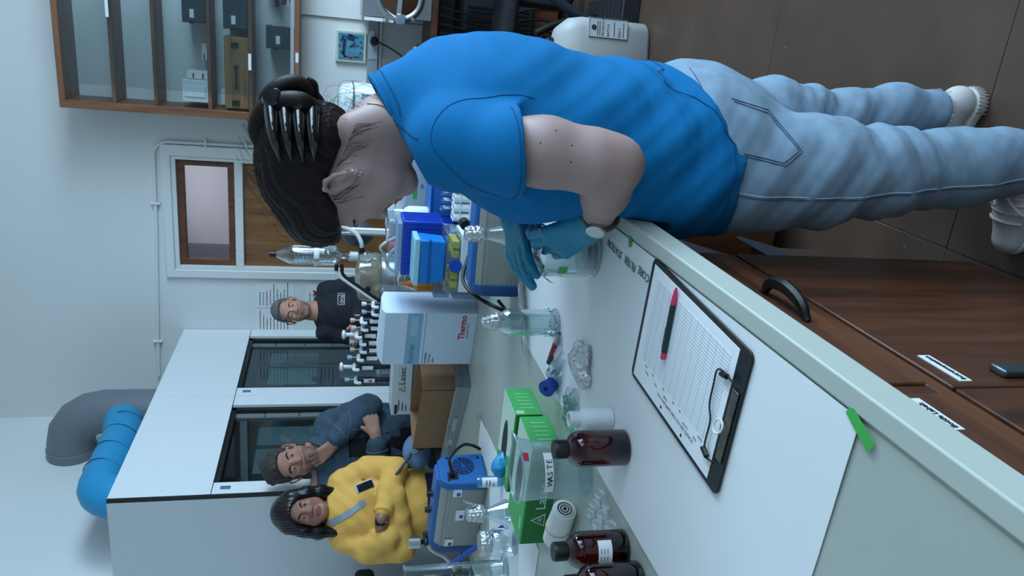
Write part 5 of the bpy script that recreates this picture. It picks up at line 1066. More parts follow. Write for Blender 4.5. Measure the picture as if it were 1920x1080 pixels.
MB().box((.012, -.0052, .001), (.036, .0022, .005)).build('pocket_clip', PINK, pc_, bevel=.0008)
pc_.rotation_euler[2] = math.radians(180 + 178.5 - 180)

# amber bottles
def amber(loc, rz, label, tagged=None):
    t = thing('amber_bottle', label, 'bottle', loc, rz, 'amber reagent bottles')
    MB().lathe([(0, .001), (.029, 0), (.0325, .004), (.033, .085), (.0315, .094), (.026, .104), (.017, .111), (.0135, .114), (.0135, .122)], 32).build('glass', AMBER, t)
    MB().lathe([(0, .004), (.030, .005), (.030, .020), (0, .020)], 28).build('contents', M('brown_solution', (40, 20, 14), .2), t)
    mb = MB().lathe([(0, .112), (.0165, .112), (.0172, .114), (.0172, .134), (.0160, .137), (0, .1375)], 30); mb.build('cap', M('cap_black', (14, 14, 17), .4), t)
    if tagged:
        a0, a1, z0, z1 = tagged; n = 10; vs = [(.0336 * math.cos(a0 + (a1 - a0) * i / n), .0336 * math.sin(a0 + (a1 - a0) * i / n), z) for i in range(n + 1) for z in (z0, z1)]
        MB().add(vs, [(2 * i, 2 * i + 2, 2 * i + 3, 2 * i + 1) for i in range(n)]).build('paper_label', PAPER, t)
        for k in range(3):
            z = z1 - .006 - .006 * k; MB().add([(.034 * math.cos(a), .034 * math.sin(a), q) for a in [a0 + (a1 - a0) * (.15 + .6 * i / 6) for i in range(7)] for q in (z, z + .0016)], [(2 * i, 2 * i + 2, 2 * i + 3, 2 * i + 1) for i in (0, 1, 3, 4)]).build('label_writing', PRINTBLUE, t)
    return t
amber((-.712, 1.137, BT + .0028), 0, 'amber bottle standing alone on bench paper beside the waste jug')
amber((-.885, 1.075, BT + .0002), 0, 'amber bottle with small white label beside rolled cloth', (-1.75, -.45, .036, .062))
amber((-.893, .998, BT + .0002), 0, 'unlabelled amber bottle nearest the camera at frame edge')
# small white plastic bottle without its cap
t = thing('plastic_bottle', 'small white uncapped plastic bottle beside the amber bottle', 'bottle', (-.70, 1.222, BT + .0028))
MB().lathe([(0, 0), (.021, 0), (.0225, .002), (.0228, .052), (.021, .058), (.0155, .063), (.0145, .065), (.0145, .085), (.012, .085), (.012, .066), (0, .06)], 28).build('body', HDPE, t)
for z in (.068, .073, .078): MB().tube([(.0152 * math.cos(a), .0152 * math.sin(a), z + .0022 * a / 6.28) for a in [2 * math.pi * k / 24 for k in range(25)]], .0009, 5).build('neck_thread', HDPE, t)
MB().add([(.0231 * math.cos(a), .0231 * math.sin(a), z) for a in [3.4 + .1 * i for i in range(9)] for z in (.028, .05)], [(2 * i, 2 * i + 2, 2 * i + 3, 2 * i + 1) for i in range(8)]).build('paper_label', PAPER, t)
# waste jug
t = thing('waste_jug', 'translucent plastic jug with hand-lettered waste label', 'jug', (-.878, 1.318, BT + .0003))
prof = [(0, 0), (.049, 0), (.053, .004), (.058, .135), (.061, .150)]; n = 40
jm_ = MB().lathe(prof, n)
for i, v in enumerate(jm_.v):
    if v[2] > .12:
        a = math.atan2(v[1], v[0]); k = math.exp(-((a - .6) / .22) ** 2) * (v[2] - .12) / .03 * .024; jm_.v[i] = (v[0] + k * math.cos(a), v[1] + k * math.sin(a), v[2] + .2 * k)
jm_.build('body', FROST, t)
MB().tube([(v[0], v[1], v[2]) for v in jm_.v[-n:]], .0022, 6, closed=True).build('rim', FROST, t)
def wrap(t, r, a0, a1, z0, z1, mat, name, n=12):
    vs = [(r * math.cos(a0 + (a1 - a0) * i / n), r * math.sin(a0 + (a1 - a0) * i / n), z) for i in range(n + 1) for z in (z0, z1)]; return MB().add(vs, [(2 * i, 2 * i + 2, 2 * i + 3, 2 * i + 1) for i in range(n)]).build(name, mat, t)
wrap(t, .0590, -1.75, -.30, .086, .104, PAPER, 'tape_label')
for k, ch_ in enumerate('WASTE'):
    a = -1.52 + .20 * k; text('lettering', ch_, .017, (.0596 * math.cos(a), .0596 * math.sin(a), .0885), (-math.sin(a), math.cos(a), 0), (0, 0, 1), PRINT, t, ext=.0002)
wrap(t, .0615, -.62, -.30, .136, .147, M('marker_red', (176, 34, 62), .5), 'red_mark', 6)
# glove boxes
def glovebox(loc, rz, L, label, glove=True):
    t = thing('glove_box', label, 'glove box', loc, rz, 'green disposable glove boxes'); W_, H_ = .135, .07
    MB().bx(-L, 0, 0, W_, 0, H_).build('carton', GREENCARD, t, bevel=.001)
    MB().bx(-L + .001, -.0005, .002, W_ - .002, H_, H_ + .0006).build('top_panel', PALEG, t)
    MB().prism([(-L + .001, .002), (-L * .55, .002), (-L * .8, W_ - .002), (-L + .001, W_ - .002)], H_ + .0006, H_ + .0009).build('green_wedge', GREENCARD, t)
    MB().bx(-L + .001, -.001, -.0006, 0, .001, H_ - .004).build('side_panel', GREENDK, t)
    el = [(-.135 + .075 * math.cos(a), .072 + .026 * math.sin(a)) for a in [2 * math.pi * k / 28 for k in range(28)]]
    MB().prism(el, H_ + .0009, H_ + .0013).build('opening', BLACK if not glove else M('opening_blue_black', (10, 22, 42), .6), t)
    text('brand_lettering', 'Lasec', .034, (-.178, -.0007, .018), (1, 0, 0), (0, 0, 1), WPRINT, t, ext=.0003); text('top_lettering', 'Lasec', .016, (-L + .035, .012, H_ + .001), (.9, .1, 0), (0, 1, 0), WPRINT, t, ext=.0002)
    x0, z0 = -.208, .03; tri = [(x0 - .017, z0 - .014), (x0 + .017, z0 - .014), (x0, z0 + .018)]
    MB().tube([(x, -.0012, z) for x, z in tri], .0022, 5, closed=True).build('logo_triangle', WPRINT, t); MB().tube([(x0 + (x - x0) * .3, -.0012, z0 - .002 + (z - z0) * .3) for x, z in tri], .0016, 5, closed=True).build('logo_triangle', WPRINT, t)
    for k in range(5): MB().bx(-.0004, .0006, .03 + .018 * k, .036 + .018 * k, .014, .05).build('end_print', M('glove_box_mid_green', (120, 190, 128), .5), t)
    MB().bx(-.0004, .0007, .004, .02, .045, .066).build('end_sticker', M('sticker_mint', (168, 206, 176), .5), t)
    if glove:
        S = SDF((-.24, .0, .04), (-.10, .12, .13), .004); S.chain([(-.185, .06, .06), (-.195, .05, .085), (-.21, .045, .082)], [.022, .018, .012], .012); S.rc((-.17, .075, .06), (-.18, .06, .088), .016, .012, .01); crumple(S, .0014, 160, 1.0); S.mesh('glove', M('glove_cyan', (30, 136, 190), .4), t)
    return t
glovebox((-.93, 1.652, BT + .0003), math.radians(-2), .235, 'green glove box with blue glove poking out, behind the nearer box')
glovebox((-.920, 1.478, BT + .0003), math.radians(-3), .28, 'green glove box directly behind the waste jug', False)
# rolled cloth with rubber band
t = thing('cloth_roll', 'rolled white cloth held by a rubber band beside the glove box', 'cloth roll', (-1.035, 1.345, BT + .030), math.radians(160))
MB().lathe([(.018, -.06), (.026, -.056), (.028, 0), (.026, .056), (.018, .06), (.0, .054)], 20, (0, 0, 0), qx).build('roll', M('cloth_white', (214, 216, 212), .9, bump=(60, .4, .003)), t)
for r_ in (.006, .012, .018): MB().tube([(-.0602, r_ * math.cos(a), r_ * math.sin(a)) for a in [2 * math.pi * k / 18 for k in range(18)]], .0016, 5, closed=True).build('layer', MATS['cloth_white'], t)
MB().tube([(.006 + .004 * math.sin(a), .0285 * math.cos(a), .0285 * math.sin(a)) for a in [2 * math.pi * k / 24 for k in range(24)]], .0014, 6, closed=True).build('rubber_band', M('band_tan', (176, 158, 132), .6), t)
t = MB().sheet(lambda u, v: (-.97 + .10 * u + .03 * v, 1.14 + .12 * v - .05 * u, BT + .004 + .006 * math.sin(9 * u + 5 * v) ** 2 + .003 * math.sin(21 * v)), 14, 14).build('plastic_film', FILM, label='crumpled clear plastic film on bench between amber bottles and paper', cat='plastic film')
# glass bottle wrapped at neck and base with foil
t = thing('foil_bottle', 'tall clear glass bottle with foil around its neck and base', 'bottle', (-.665, 1.622, BT + .0028))
MB().lathe([(0, .003), (.029, .002), (.032, .006), (.0325, .118), (.030, .128), (.020, .142), (.0135, .15), (.0135, .168), (.0118, .168), (.0118, .15), (.018, .140), (.0285, .126), (.0308, .118), (.0305, .008), (0, .006)], 32).build('glass', GLASSD, t)
foil_cap(t, .0155, .142, .186, r2=.013, skirt=.006)
S = SDF((-.06, -.06, -.005), (.06, .06, .05), .0026); S.rc((0, 0, .008), (0, 0, .028), .0345, .034, .003); crumple(S, .0018, 190, .3); X, Y, Z = S._g((slice(None),) * 3); S.d = np.maximum(S.d, np.maximum(.0005 - Z, Z - .022 - .012 * np.sin(2.2 * np.arctan2(Y, X) + 1))).astype(np.float32); S.rc((0, 0, .006), (0, 0, .06), .0325, k=0, mode='cut'); o = S.mesh('foil_base', FOIL, t, smooth=0); o.data.polygons.foreach_set('use_smooth', [False] * len(o.data.polygons))
# loose foil sheet and crumpled foil on the paper
MB().sheet(lambda u, v: (-.855 + .185 * u + .05 * v, 1.80 + .10 * u + .10 * v, BT + .005 + .010 * (abs(math.sin(5 * u + 2 * v)) + .5 * abs(math.sin(13 * v + 3 * u))) + .010 * (1 - v) ** 2), 16, 12, .0004).build('foil_sheet', FOIL, smooth=False, label='flat sheet of kitchen foil behind the foil-wrapped glass bottle', cat='foil')
S = SDF((-.75, 1.31, BT - .0), (-.58, 1.48, BT + .06), .003); S.chain([(-.688, 1.36, BT + .014), (-.655, 1.39, BT + .018), (-.632, 1.43, BT + .010)], [.018, .024, .010], .012); S.ell((-.640, 1.375, BT + .012), (.026, .020, .012), None, .01); crumple(S, .0032, 105, .5); X, Y, Z = S._g((slice(None),) * 3); S.d = np.maximum(S.d, BT + .003 - Z).astype(np.float32)
o = S.mesh('foil_scrap', FOIL, None, smooth=0); o.data.polygons.foreach_set('use_smooth', [False] * len(o.data.polygons)); tag(o, 'crumpled silver foil lying on paper near the clipboard', 'foil')
S = SDF((-.62, .58, BT), (-.5, .70, BT + .05), .003); S.chain([(-.585, .615, BT + .01), (-.555, .622, BT + .014)], [.012, .014], .01); crumple(S, .003, 120, 1.5); X, Y, Z = S._g((slice(None),) * 3); S.d = np.maximum(S.d, BT + .003 - Z).astype(np.float32)
# scalpel-like red pen, blue stopper, vial, small zip bags
t = thing('marker_pen', 'grey and red marker pen lying by the blue stopper', 'pen', (-.715, 1.592, BT + .0105), math.radians(153))
MB().lathe([(.0045, -.05), (.005, -.012), (0, -.0118)], 14, (0, 0, 0), qx).build('grey_cap', M('pen_grey', (150, 152, 152), .5), t); MB().lathe([(.0052, -.012), (.0068, -.01), (.0072, .03)], 14, (0, 0, 0), qx).build('red_body', M('pen_red', (150, 22, 52), .45), t); MB().lathe([(.0070, .03), (.0066, .062), (0, .063)], 14, (0, 0, 0), qx).build('dark_end', M('pen_navy', (24, 40, 72), .45), t)
t = thing('rubber_stopper', 'blue tapered rubber stopper with centre hole on bench paper', 'stopper', (-.802, 1.556, BT + .024), math.radians(25)); R2 = Matrix.Rotation(.7, 3, 'X') @ Matrix.Rotation(-.4, 3, 'Y')
MB().lathe([(0, -.015), (.0165, -.015), (.0205, .013), (.0195, .0145), (.005, .0145), (.004, .010), (0, .010)], 26, (0, 0, 0), R2).build('stopper', M('stopper_blue', (12, 66, 156), .5), t); MB().lathe([(0, .0102), (.0042, .0102)], 16, (0, 0, 0), R2).build('hole', BLACK, t)
t = thing('vial', 'clear glass vial with white cap lying beside the blue stopper', 'vial', (-.757, 1.560, BT + .0165), math.radians(140)); MB().lathe([(0, -.025), (.0125, -.024), (.013, -.02), (.013, .014), (.010, .018), (.010, .022)], 20, (0, 0, 0), qx).build('glass', GLASSD, t); MB().lathe([(0, .02), (.0135, .02), (.0135, .03), (0, .031)], 20, (0, 0, 0), qx).build('cap', HDPE, t)
MB().sheet(lambda u, v: (-.83 + .12 * u + .02 * v, 1.53 + .075 * v - .02 * u, BT + .005 + .007 * math.sin(6 * u + 7 * v) ** 2), 12, 10).build('zip_bag', FILM, label='clear zip bag under the vial and blue stopper', cat='bag')
t = thing('zip_bag', 'small clear zip bag holding green-printed twisted ties', 'bag', (-.80, 1.425, BT + .003), .4); MB().sheet(lambda u, v: (-.045 + .10 * u, -.04 + .085 * v, .012 * math.sin(math.pi * u) * math.sin(math.pi * v) + .003 + .003 * math.sin(14 * u + 9 * v)), 12, 12, .0004).build('film', FILM, t)
rt = random.Random(5)
for k in range(9): MB().tube(spline([(rt.uniform(-.03, .04), rt.uniform(-.03, .03), .008 + rt.uniform(0, .012)) for q in range(4)], 6), .0018, 6).build('tie', M('tie_green_white', (160, 200, 186), .5, noise=(200, .6), col2=(30, 110, 84)), t)
# beaker under her hands, with foil held over it
t = thing('glass_beaker', 'clear glass beaker with green tape between the gloved hands', 'beaker', (-.432, 1.436, BT + .0028))
MB().lathe([(0, .0), (.046, 0), (.050, .004), (.0515, .01), (.0515, .112), (.0535, .118), (.050, .117), (.0492, .11), (.0490, .014), (.044, .009), (0, .008)], 40).build('glass', GLASSD, t)
wrap(t, .0518, -2.3, -1.9, .068, .086, GREENTAPE, 'green_label', 6); wrap(t, .0518, -2.75, -2.3, .04, .075, PAPER, 'paper_label', 6)
MB().lathe([(0, .009), (.0485, .010), (.0485, .026), (0, .026)], 36).build('water', G('water', (228, 236, 236), .5, .02), t)
o = MB().sheet(lambda u, v: (-.489 + .085 * u, 1.40 + .085 * v, BT + .122 + (.008 * abs(math.sin(7 * u + 3 * v)) + .006 * abs(math.sin(11 * v + 4 * u))) - .03 * (1 - u) ** 2), 14, 14, .0004).build('foil_cover', FOIL, smooth=False, label='crinkled foil being folded over the beaker mouth by gloved fingers', cat='foil')
# conical flask with foil
t = thing('conical_flask', 'conical flask with foil cap standing before the grey pump', 'flask', (-.525, 1.885, BT + .0028))
MB().lathe([(0, .0), (.048, .0), (.0525, .006), (.051, .016), (.018, .125), (.0165, .135), (.0165, .158), (.018, .162)], 36).build('glass', GLASS, t); foil_cap(t, .0195, .146, .193, r2=.0205, skirt=.003)

# ------------------------------------------------------------------ vacuum pumps
def pump(loc, rz, label, H=.16, full=True):
    t = thing('vacuum_pump', label, 'pump', loc, rz, 'blue and grey vacuum pumps'); L, W_ = .352, .132
    sec = [(-W_ / 2, .012), (-W_ / 2 + .004, .0), (W_ / 2 - .004, 0), (W_ / 2, .012), (W_ / 2 - .004, H * .80), (W_ / 2 - .022, H * .97), (-W_ / 2 + .022, H * .97), (-W_ / 2 + .004, H * .80)]
    P = Matrix(((0, 0, 1, 0), (1, 0, 0, 0), (0, 1, 0, 0), (0, 0, 0, 1)))
    MB().prism(sec, -L / 2 + .03, L / 2 - .03, P).build('housing', PUMPG, t, bevel=.002)
    for k in range(9):
        z = .02 + k * H * .78 / 9
        for y in (-1, 1): MB().box((0, y * (W_ / 2 - .0005 - .004 * z / H), z + .004), (L - .065, .003, .003)).build('cooling_rib', PUMPG, t)
    cap = [(y * 1.06, .004 + (z - .004) * 1.04 if z > .02 else z) for y, z in sec]
    for s_ in (-1, 1):
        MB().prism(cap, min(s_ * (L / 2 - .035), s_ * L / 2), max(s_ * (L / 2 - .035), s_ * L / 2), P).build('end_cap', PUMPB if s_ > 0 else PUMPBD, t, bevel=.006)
    MB().prism([(-.042, H * .95), (.042, H * .95), (.036, H * 1.07), (-.036, H * 1.07)], -L / 2 + .02, L / 2 - .01, P).build('top_rail', PUMPB, t, bevel=.005)
    if full:
        for k, r_ in enumerate((.012, .02, .028, .036)): MB().tube([(L / 2 + .001, .012 + r_ * math.cos(a), H * .48 + r_ * math.sin(a)) for a in [2 * math.pi * q / 28 for q in range(28)]], .0022, 6, closed=True).build('fan_ring', M('grille_navy', (10, 26, 70), .5), t)
        for q in range(6): a = math.pi * q / 6; MB().tube([(L / 2 + .0015, .012 - .038 * math.cos(a), H * .48 - .038 * math.sin(a)), (L / 2 + .0015, .012 + .038 * math.cos(a), H * .48 + .038 * math.sin(a))], .0016, 5).build('fan_spoke', PUMPB, t)
        for y, z in ((-.05, .02), (.05, .02), (-.05, H * .82), (.052, H * .80)): MB().lathe([(0, -.001), (.006, -.001), (.006, .001), (0, .001)], 12, (L / 2, y, z), qx).build('screw_hole', M('screw_navy', (8, 24, 60), .5), t)
        MB().bx(L / 2 - .004, L / 2 + .003, -.046, -.018, H * .62, H * .84).build('inlet_socket', BLACK, t, bevel=.001)
        MB().tube(spline([(L / 2 + .0, -.032, H * .73), (L / 2 + .03, -.030, H * .78), (L / 2 + .055, .0, H * .8), (L / 2 + .06, .05, H * .5), (L / 2 + .035, .075, .04), (L / 2 + .01, .08, .007)], 8), [.009] * 6 + [.0055] * 35, 8).build('mains_lead', BLACK, t)
        for x, z, m in ((.13, .10, PAPER), (.02, .08, PAPER), (-.12, .105, PAPER)):
            o = MB().box((x, -W_ / 2 - .0015 + .002 * z / H, z), (.05 if x < .1 and x > -.1 else .034, .002, .03)).build('sticker', m, t); MB().box((x - .006, -W_ / 2 - .003 + .002 * z / H, z - .004), (.014, .001, .012)).build('sticker_print', M('print_royal', (26, 78, 160), .6), o)
        for x in (-.02, .06): MB().cyl((x, 0, H * 1.06), (x, 0, H * 1.06 + .022), .011, .010, 14).build('knob', BLACK, t, bevel=.002)
        f_ = MB().cyl((-.19, .0, H * 1.2), (-.19, .0, H * 1.2 + .045), .021, n=22).build('silencer', M('silencer_steel', (186, 188, 190), .25, 1.0, bump=(200, .1, .0005)), t, bevel=.003)
        MB().tube([(-.19, 0, H * 1.2), (-.19, 0, H * 1.12), (-.15, 0, H * 1.08)], .009, 8).build('elbow', BLACK, t); MB().cyl((-.165, .02, H * 1.1), (-.165, -.03, H * 1.1), .010, n=12).build('valve', BLACK, t)
        MB().tube(spline([(-.17, .0, H * 1.06), (-.22, -.01, H * .95), (-.26, -.02, H * .6), (-.32, -.03, H * .35)], 6), .008, 10).build('tubing', TUBEW, t)
    return t
pump((-1.615, 2.243, BT + .0002), math.radians(-13), 'blue and grey vacuum pump with fan grille left of the glove boxes')
pump((-.565, 2.062, BT + .0002), math.radians(2), 'pale grey vacuum pump behind the conical flask', .135, False)
pw1 = bpy.data.objects['vacuum_pump.001']
MB().tube(spline([(-.10, .09, .13), (-.16, .04, .15), (-.19, -.02, .12), (-.21, -.07, .06), (-.23, -.02, .03), (-.22, .03, .04)], 8), .0055, 8).build('mains_lead', BLACK, pw1)
MB().cyl((-.0, .10, .15), (-.0, .06, .15), .016, n=14).build('knob', BLACK, pw1, bevel=.002)
# white sheet under the left-hand glassware
MB().sheet(lambda u, v: ((-1.68 + .25 * min(1, max(0, (v - .6) / .12))) * (1 - u) + (-1.26 - .06 * v) * u, 1.56 + .78 * v - .02 * u, BT + .0014 + .03 * max(0, v - .85) * u), 8, 14, .0005).build('spill_paper', PAPER, label='white paper sheet under the left-hand glassware and pump edge', cat='paper')
MB().sheet(lambda u, v: ((u - .5) * .03, (v - .5) * .016, .001 * u), 2, 2, .0003).build('green_tape', GREENTAPE, label='green tape on the far tip of the sheet by the pump', cat='tape', loc=(-1.33, 2.345, BT + .0105))
t = thing('sample_tube', 'upright blue-tinted tube with white label beside glove box', 'tube', (-1.335, 1.962, BT + .0022))
MB().lathe([(0, 0), (.016, 0), (.017, .004), (.017, .075), (.015, .08), (0, .081)], 22).build('tube', G('blue_tint', (110, 190, 224), .6, .08, milky=.35), t); wrap(t, .0174, -2.4, -.2, .018, .066, PAPER, 'label'); 
for z in (.05, .04, .028): wrap(t, .0178, -1.9, -.8 if z > .03 else -1.3, z, z + .004, PRINTBLUE, 'label_writing', 6)
t = thing('conical_flask', 'small conical flask with crumpled foil bonnet left of the jug', 'flask', (-1.372, 1.855, BT + .0022)); MB().lathe([(0, 0), (.036, 0), (.039, .005), (.037, .012), (.015, .06), (.013, .066), (.013, .084), (.015, .087)], 30).build('glass', GLASSD, t); foil_cap(t, .021, .076, .128, r2=.023, skirt=.006); MB().sheet(lambda u, v: (.028 + .012 * u, -.004 + .016 * v, .098 + .035 * u + .006 * math.sin(9 * v)), 5, 5, .0004).build('foil_flap', FOIL, t)
t = thing('foil_jar', 'squat glass jar with foil lid in front of the left pump', 'jar', (-1.398, 1.752, BT + .0022)); MB().lathe([(0, 0), (.036, 0), (.040, .005), (.040, .062), (.034, .072), (.032, .076), (.032, .09)], 32).build('glass', GLASSD, t); foil_cap(t, .034, .072, .105, r2=.034, skirt=.003)
t = thing('measuring_cylinder', 'tall ribbed glass measuring cylinder at the picture edge', 'cylinder', (-1.545, 1.815, BT + .0022)); MB().lathe([(0, 0), (.045, 0), (.045, .006), (.03, .012), (.028, .016), (.028, .30), (.031, .304)], 28).build('glass', GLASSD, t)
for k in range(12): wrap(t, .0283, -1.9, -1.2 if k % 3 else -.9, .06 + .018 * k, .061 + .018 * k, WPRINT, 'graduation', 4)
MB().tube([(-1.43, 1.86, BT + .014), (-1.55, 1.93, BT + .07), (-1.70, 2.02, BT + .145)], .008, 10).build('blue_rod', M('rod_blue', (20, 62, 150), .45), label='blue plastic rod leaning by the measuring cylinder', cat='rod')

# ------------------------------------------------------------------ back of the bench: vial carton, boxes, pipettes
t = thing('vial_carton', 'tall white vial carton with blue band and red maker lettering', 'carton', (-1.128, 2.577, BT + .0003), math.atan2(-.065, .233))
MB().bx(-.121, .121, 0, .13, 0, .335).build('carton', M('carton_white', (202, 216, 230), .5), t, bevel=.001)
MB().hexa([(-.121, 0, .335), (.121, 0, .335), (.121, .13, .335), (-.121, .13, .335)], [(-.108, .03, .352), (.112, .03, .345), (.112, .11, .345), (-.108, .11, .352)]).build('lid_flaps', MATS['carton_white'], t)
BAND = M('band_pale_blue', (134, 172, 196), .5)
MB().bx(-.1205, .1205, -.0008, 0, .20, .255).build('blue_band', BAND, t); MB().bx(.02, .105, -.0014, -.0007, .214, .241).build('band_window', M('band_window', (160, 188, 206), .5), t); MB().bx(-.1205, .1205, -.0008, 0, .187, .1885).build('thin_line', PRINTBLUE, t)
text('product_lettering', 'PolyVials', .026, (-.115, -.0009, .222), (1, 0, 0), (0, 0, 1), PRINTBLUE, t, ext=.0002); text('maker_lettering', 'Thermo', .034, (.0, -.0003, .04), (1, 0, 0), (0, 0, 1), M('maker_red', (190, 24, 38), .5), t, ext=.0003, bold=.0006); text('maker_subtitle', 'SCIENTIFIC', .0105, (.006, -.0003, .026), (1, 0, 0), (0, 0, 1), PRINT, t, ext=.0002, spacing=1.35)
for s_, z, sz in (('PV10MM20', .172, .011), ('5 mL Vials', .158, .011), ('1000/CS', .144, .008)): text('detail_lettering', s_, sz, (-.115, -.0003, z), (1, 0, 0), (0, 0, 1), PRINT, t, ext=.0002)
# clear tray and open cardboard box
t = thing('plastic_tray', 'long clear plastic tray lying in front of the cardboard box', 'tray', (-1.52, 2.845, BT + .0003), math.atan2(-.29, .557)); TR = G('tray_clear', (214, 222, 222), .7, .06, milky=.08)
x, y, z = .31, .14, .055
for nm, a in (('side', (-x, x, -y - .02, -y - .018)), ('side', (-x, x, y, y + .002)), ('side', (-x - .002, -x, -y - .018, y)), ('side', (x, x + .002, -y - .018, y))): MB().bx(a[0], a[1], a[2], a[3], 0, z).build('tray_side', TR, t)
MB().bx(-x, x, -y - .018, y, 0, .002).build('tray_floor', M('tray_floor_grey', (120, 128, 130), .4), t); MB().tube([(-x, -y - .019, z), (x, -y - .019, z), (x, y, z), (-x, y, z)], .003, 6, closed=True).build('tray_rim', TR, t)
MB().bx(-.10, .10, -y - .0215, -y - .0205, .022, .038).build('tray_label', M('label_grey', (176, 182, 180), .6), t); text('lettering', 'FILTER PADS', .012, (-.06, -y - .0216, .0255), (1, 0, 0), (0, 0, 1), PRINT, t, ext=.0002)
t = thing('cardboard_box', 'open brown cardboard box standing in the clear tray', 'box', (-1.53, 2.855, BT + .004), math.atan2(-.29, .557))
x, y, z = .215, .10, .165
MB().bx(-x, x, -y, -y + .004, 0, z).build('front_panel', CARD, t); MB().bx(-x, x, y - .004, y, 0, z).build('back_panel', CARD, t); MB().bx(-x, -x + .004, -y, y, 0, z).build('end_panel', CARD, t); MB().bx(x - .004, x, -y, y, 0, z).build('end_panel', CARD, t); MB().bx(-x, x, -y, y, 0, .004).build('bottom_panel', CARD, t)
MB().hexa([(-x - .004, -y + .004, z - .002), (-x, -y + .004, z - .002), (-x, y - .004, z - .002), (-x - .004, y - .004, z - .002)], [(-x - .06, -y + .02, z - .055), (-x - .056, -y + .02, z - .052), (-x - .056, y - .02, z - .052), (-x - .06, y - .02, z - .055)]).build('flap', CARD, t)
def lasec(loc, rz, L, W_, H_, mat, label, pm_, tm):
    t = thing('supply_box', label, 'box', loc, rz); MB().bx(-L, 0, 0, W_, 0, H_).build('carton', mat, t, bevel=.0015); MB().bx(-L - .001, .001, -.001, W_, H_ * .7, H_ + .001).build('lid_edge', mat, t)
    text('brand_lettering', 'Lasec', .04 if pm_ is PRINT else .05, (-.115, -.0012, H_ * .36), (1, 0, 0), (0, 0, 1), pm_, t, ext=.0003); x0, z0 = -.135, H_ * .50
    MB().tube([(x, -.0018, z) for x, z in ((x0 - .014, z0 - .012), (x0 + .014, z0 - .012), (x0, z0 + .015))], .0024, 5, closed=True).build('logo_triangle', tm, t)
    for k in range(3): MB().bx(-L + .02, -L + .05 + .012 * k, -.0016, -.0011, .02 + .016 * k, .024 + .016 * k).build('print_line', pm_, t)
    MB().bx(-L + .004, -L + .05, -.0017, -.0012, H_ * .70, H_ * .86).build('bar_label', PRINT, t); return t
lasec((-1.462, 3.09, BT + .0003), 0, .25, .13, .16, GREYC, 'grey supply box with white lettering under the white one', WPRINT, WPRINT)
lasec((-1.452, 3.075, BT + .162), 0, .265, .145, .085, M('carton_pale', (190, 198, 204), .5), 'white supply box with green triangle logo under the pipettes', PRINT, TEXTG)
# pipette stand and its pipettes
NAVY = M('pipette_navy', (22, 28, 52), .4); PW = M('pipette_white', (214, 218, 220), .4)
ps = thing('pipette_stand', 'clear scalloped pipette stand behind the white carton', 'stand', (0, 3.34, BT + .0003))
SCY = G('stand_acrylic', (212, 224, 230), .9, .05, milky=.15)
MB().bx(-1.66, -1.205, -.07, .09, 0, .012).build('base', SCY, ps)
for x in (-1.65, -1.212): MB().bx(x - .006, x + .006, -.03, .05, .012, .30).build('upright', SCY, ps)
n_ = 44; pr = [(-1.66 + .455 * i / n_, -.055 + .016 * math.cos(2 * math.pi * i / 4)) for i in range(n_ + 1)] + [(-1.205, .05), (-1.66, .05)]; MB().prism(pr, .285, .292).build('scalloped_shelf', SCY, ps)
PIP = []
def pipette(x, z, big, label, acc, tilt=0.0, y=3.262):
    t = thing('pipette', label, 'pipette', (x, y, z), 0, 'pipettes hanging in the stand'); t.rotation_euler = (0, tilt, 0)
    MB().lathe([(.006, -.20), (.009, -.19), (.011, -.13), (.013, -.10), (.014, -.045), (.012, -.03), (0, -.029)], 16).build('handle', NAVY if not big else NAVY, t)
    MB().lathe([(.003, -.29), (.0055, -.25), (.0075, -.20), (.006, -.199)], 14).build('shaft', PW, t)
    MB().box((0, -.014, -.085), (.017, .004, .05)).build('label', PAPER, t)
    if acc is not None: MB().box((0, -.0165, -.09), (.010, .001, .016)).build('label_mark', acc, t)
    MB().lathe([(0, -.03), (.016, -.03), (.017, -.022), (.010, -.016), (0, -.015)], 16).build('collar', PW, t); MB().tube(spline([(0, -.01, -.026), (0, -.028, -.022), (0, -.036, -.034), (0, -.034, -.046)], 4), [.008] * 13, 8).build('finger_hook', PW, t)
    if big: MB().lathe([(.009, -.016), (.009, .022), (.013, .024), (.021, .03), (.020, .038), (.010, .042), (0, .042)], 20).build('plunger', PW, t)
    else:
        MB().cyl((0, 0, -.016), (0, 0, .008), .003, n=10).build('plunger_rod', STEEL, t); MB().lathe([(0, .006), (.010, .006), (.008, .012), (.011, .020), (.009, .026), (0, .027)], 16).build('plunger', [M('plunger_pale_blue', (150, 190, 214), .4), PW, M('plunger_peach', (222, 170, 140), .4)][(int(abs(x) * 1000)) % 3 if acc is None else 0], t)
pl_ = [(577, -1.255, 1.27, 0, 'pipette leaning out at right end of the stand'), (594, -1.293, 1.268, 0, 'second pipette from the right in the stand'), (607, -1.334, 1.318, 0, 'third pipette from the right in the stand'), (617, -1.369, 1.312, 0, 'fourth pipette from the right, just right of the large white plunger'), (632, -1.405, 1.338, 1, 'pipette with large white plunger behind the carton top'), (639, -1.440, 1.318, 0, 'pipette with peach plunger just left of the large white plunger'), (656, -1.478, 1.315, 0, 'pipette above the carton corner, fifth from the left'), (672, -1.518, 1.326, 0, 'fourth pipette from the left in the stand'), (695, -1.566, 1.345, 1, 'pipette with large white plunger second from the left end'), (718, -1.632, 1.335, 0, 'pipette with red label mark at the left end of stand')]
for i, (q, x, z, bgp, lab) in enumerate(pl_): pipette(x, z, bgp, lab, PRINTRED if i == 9 else None, .05 if i < 2 else 0.0)

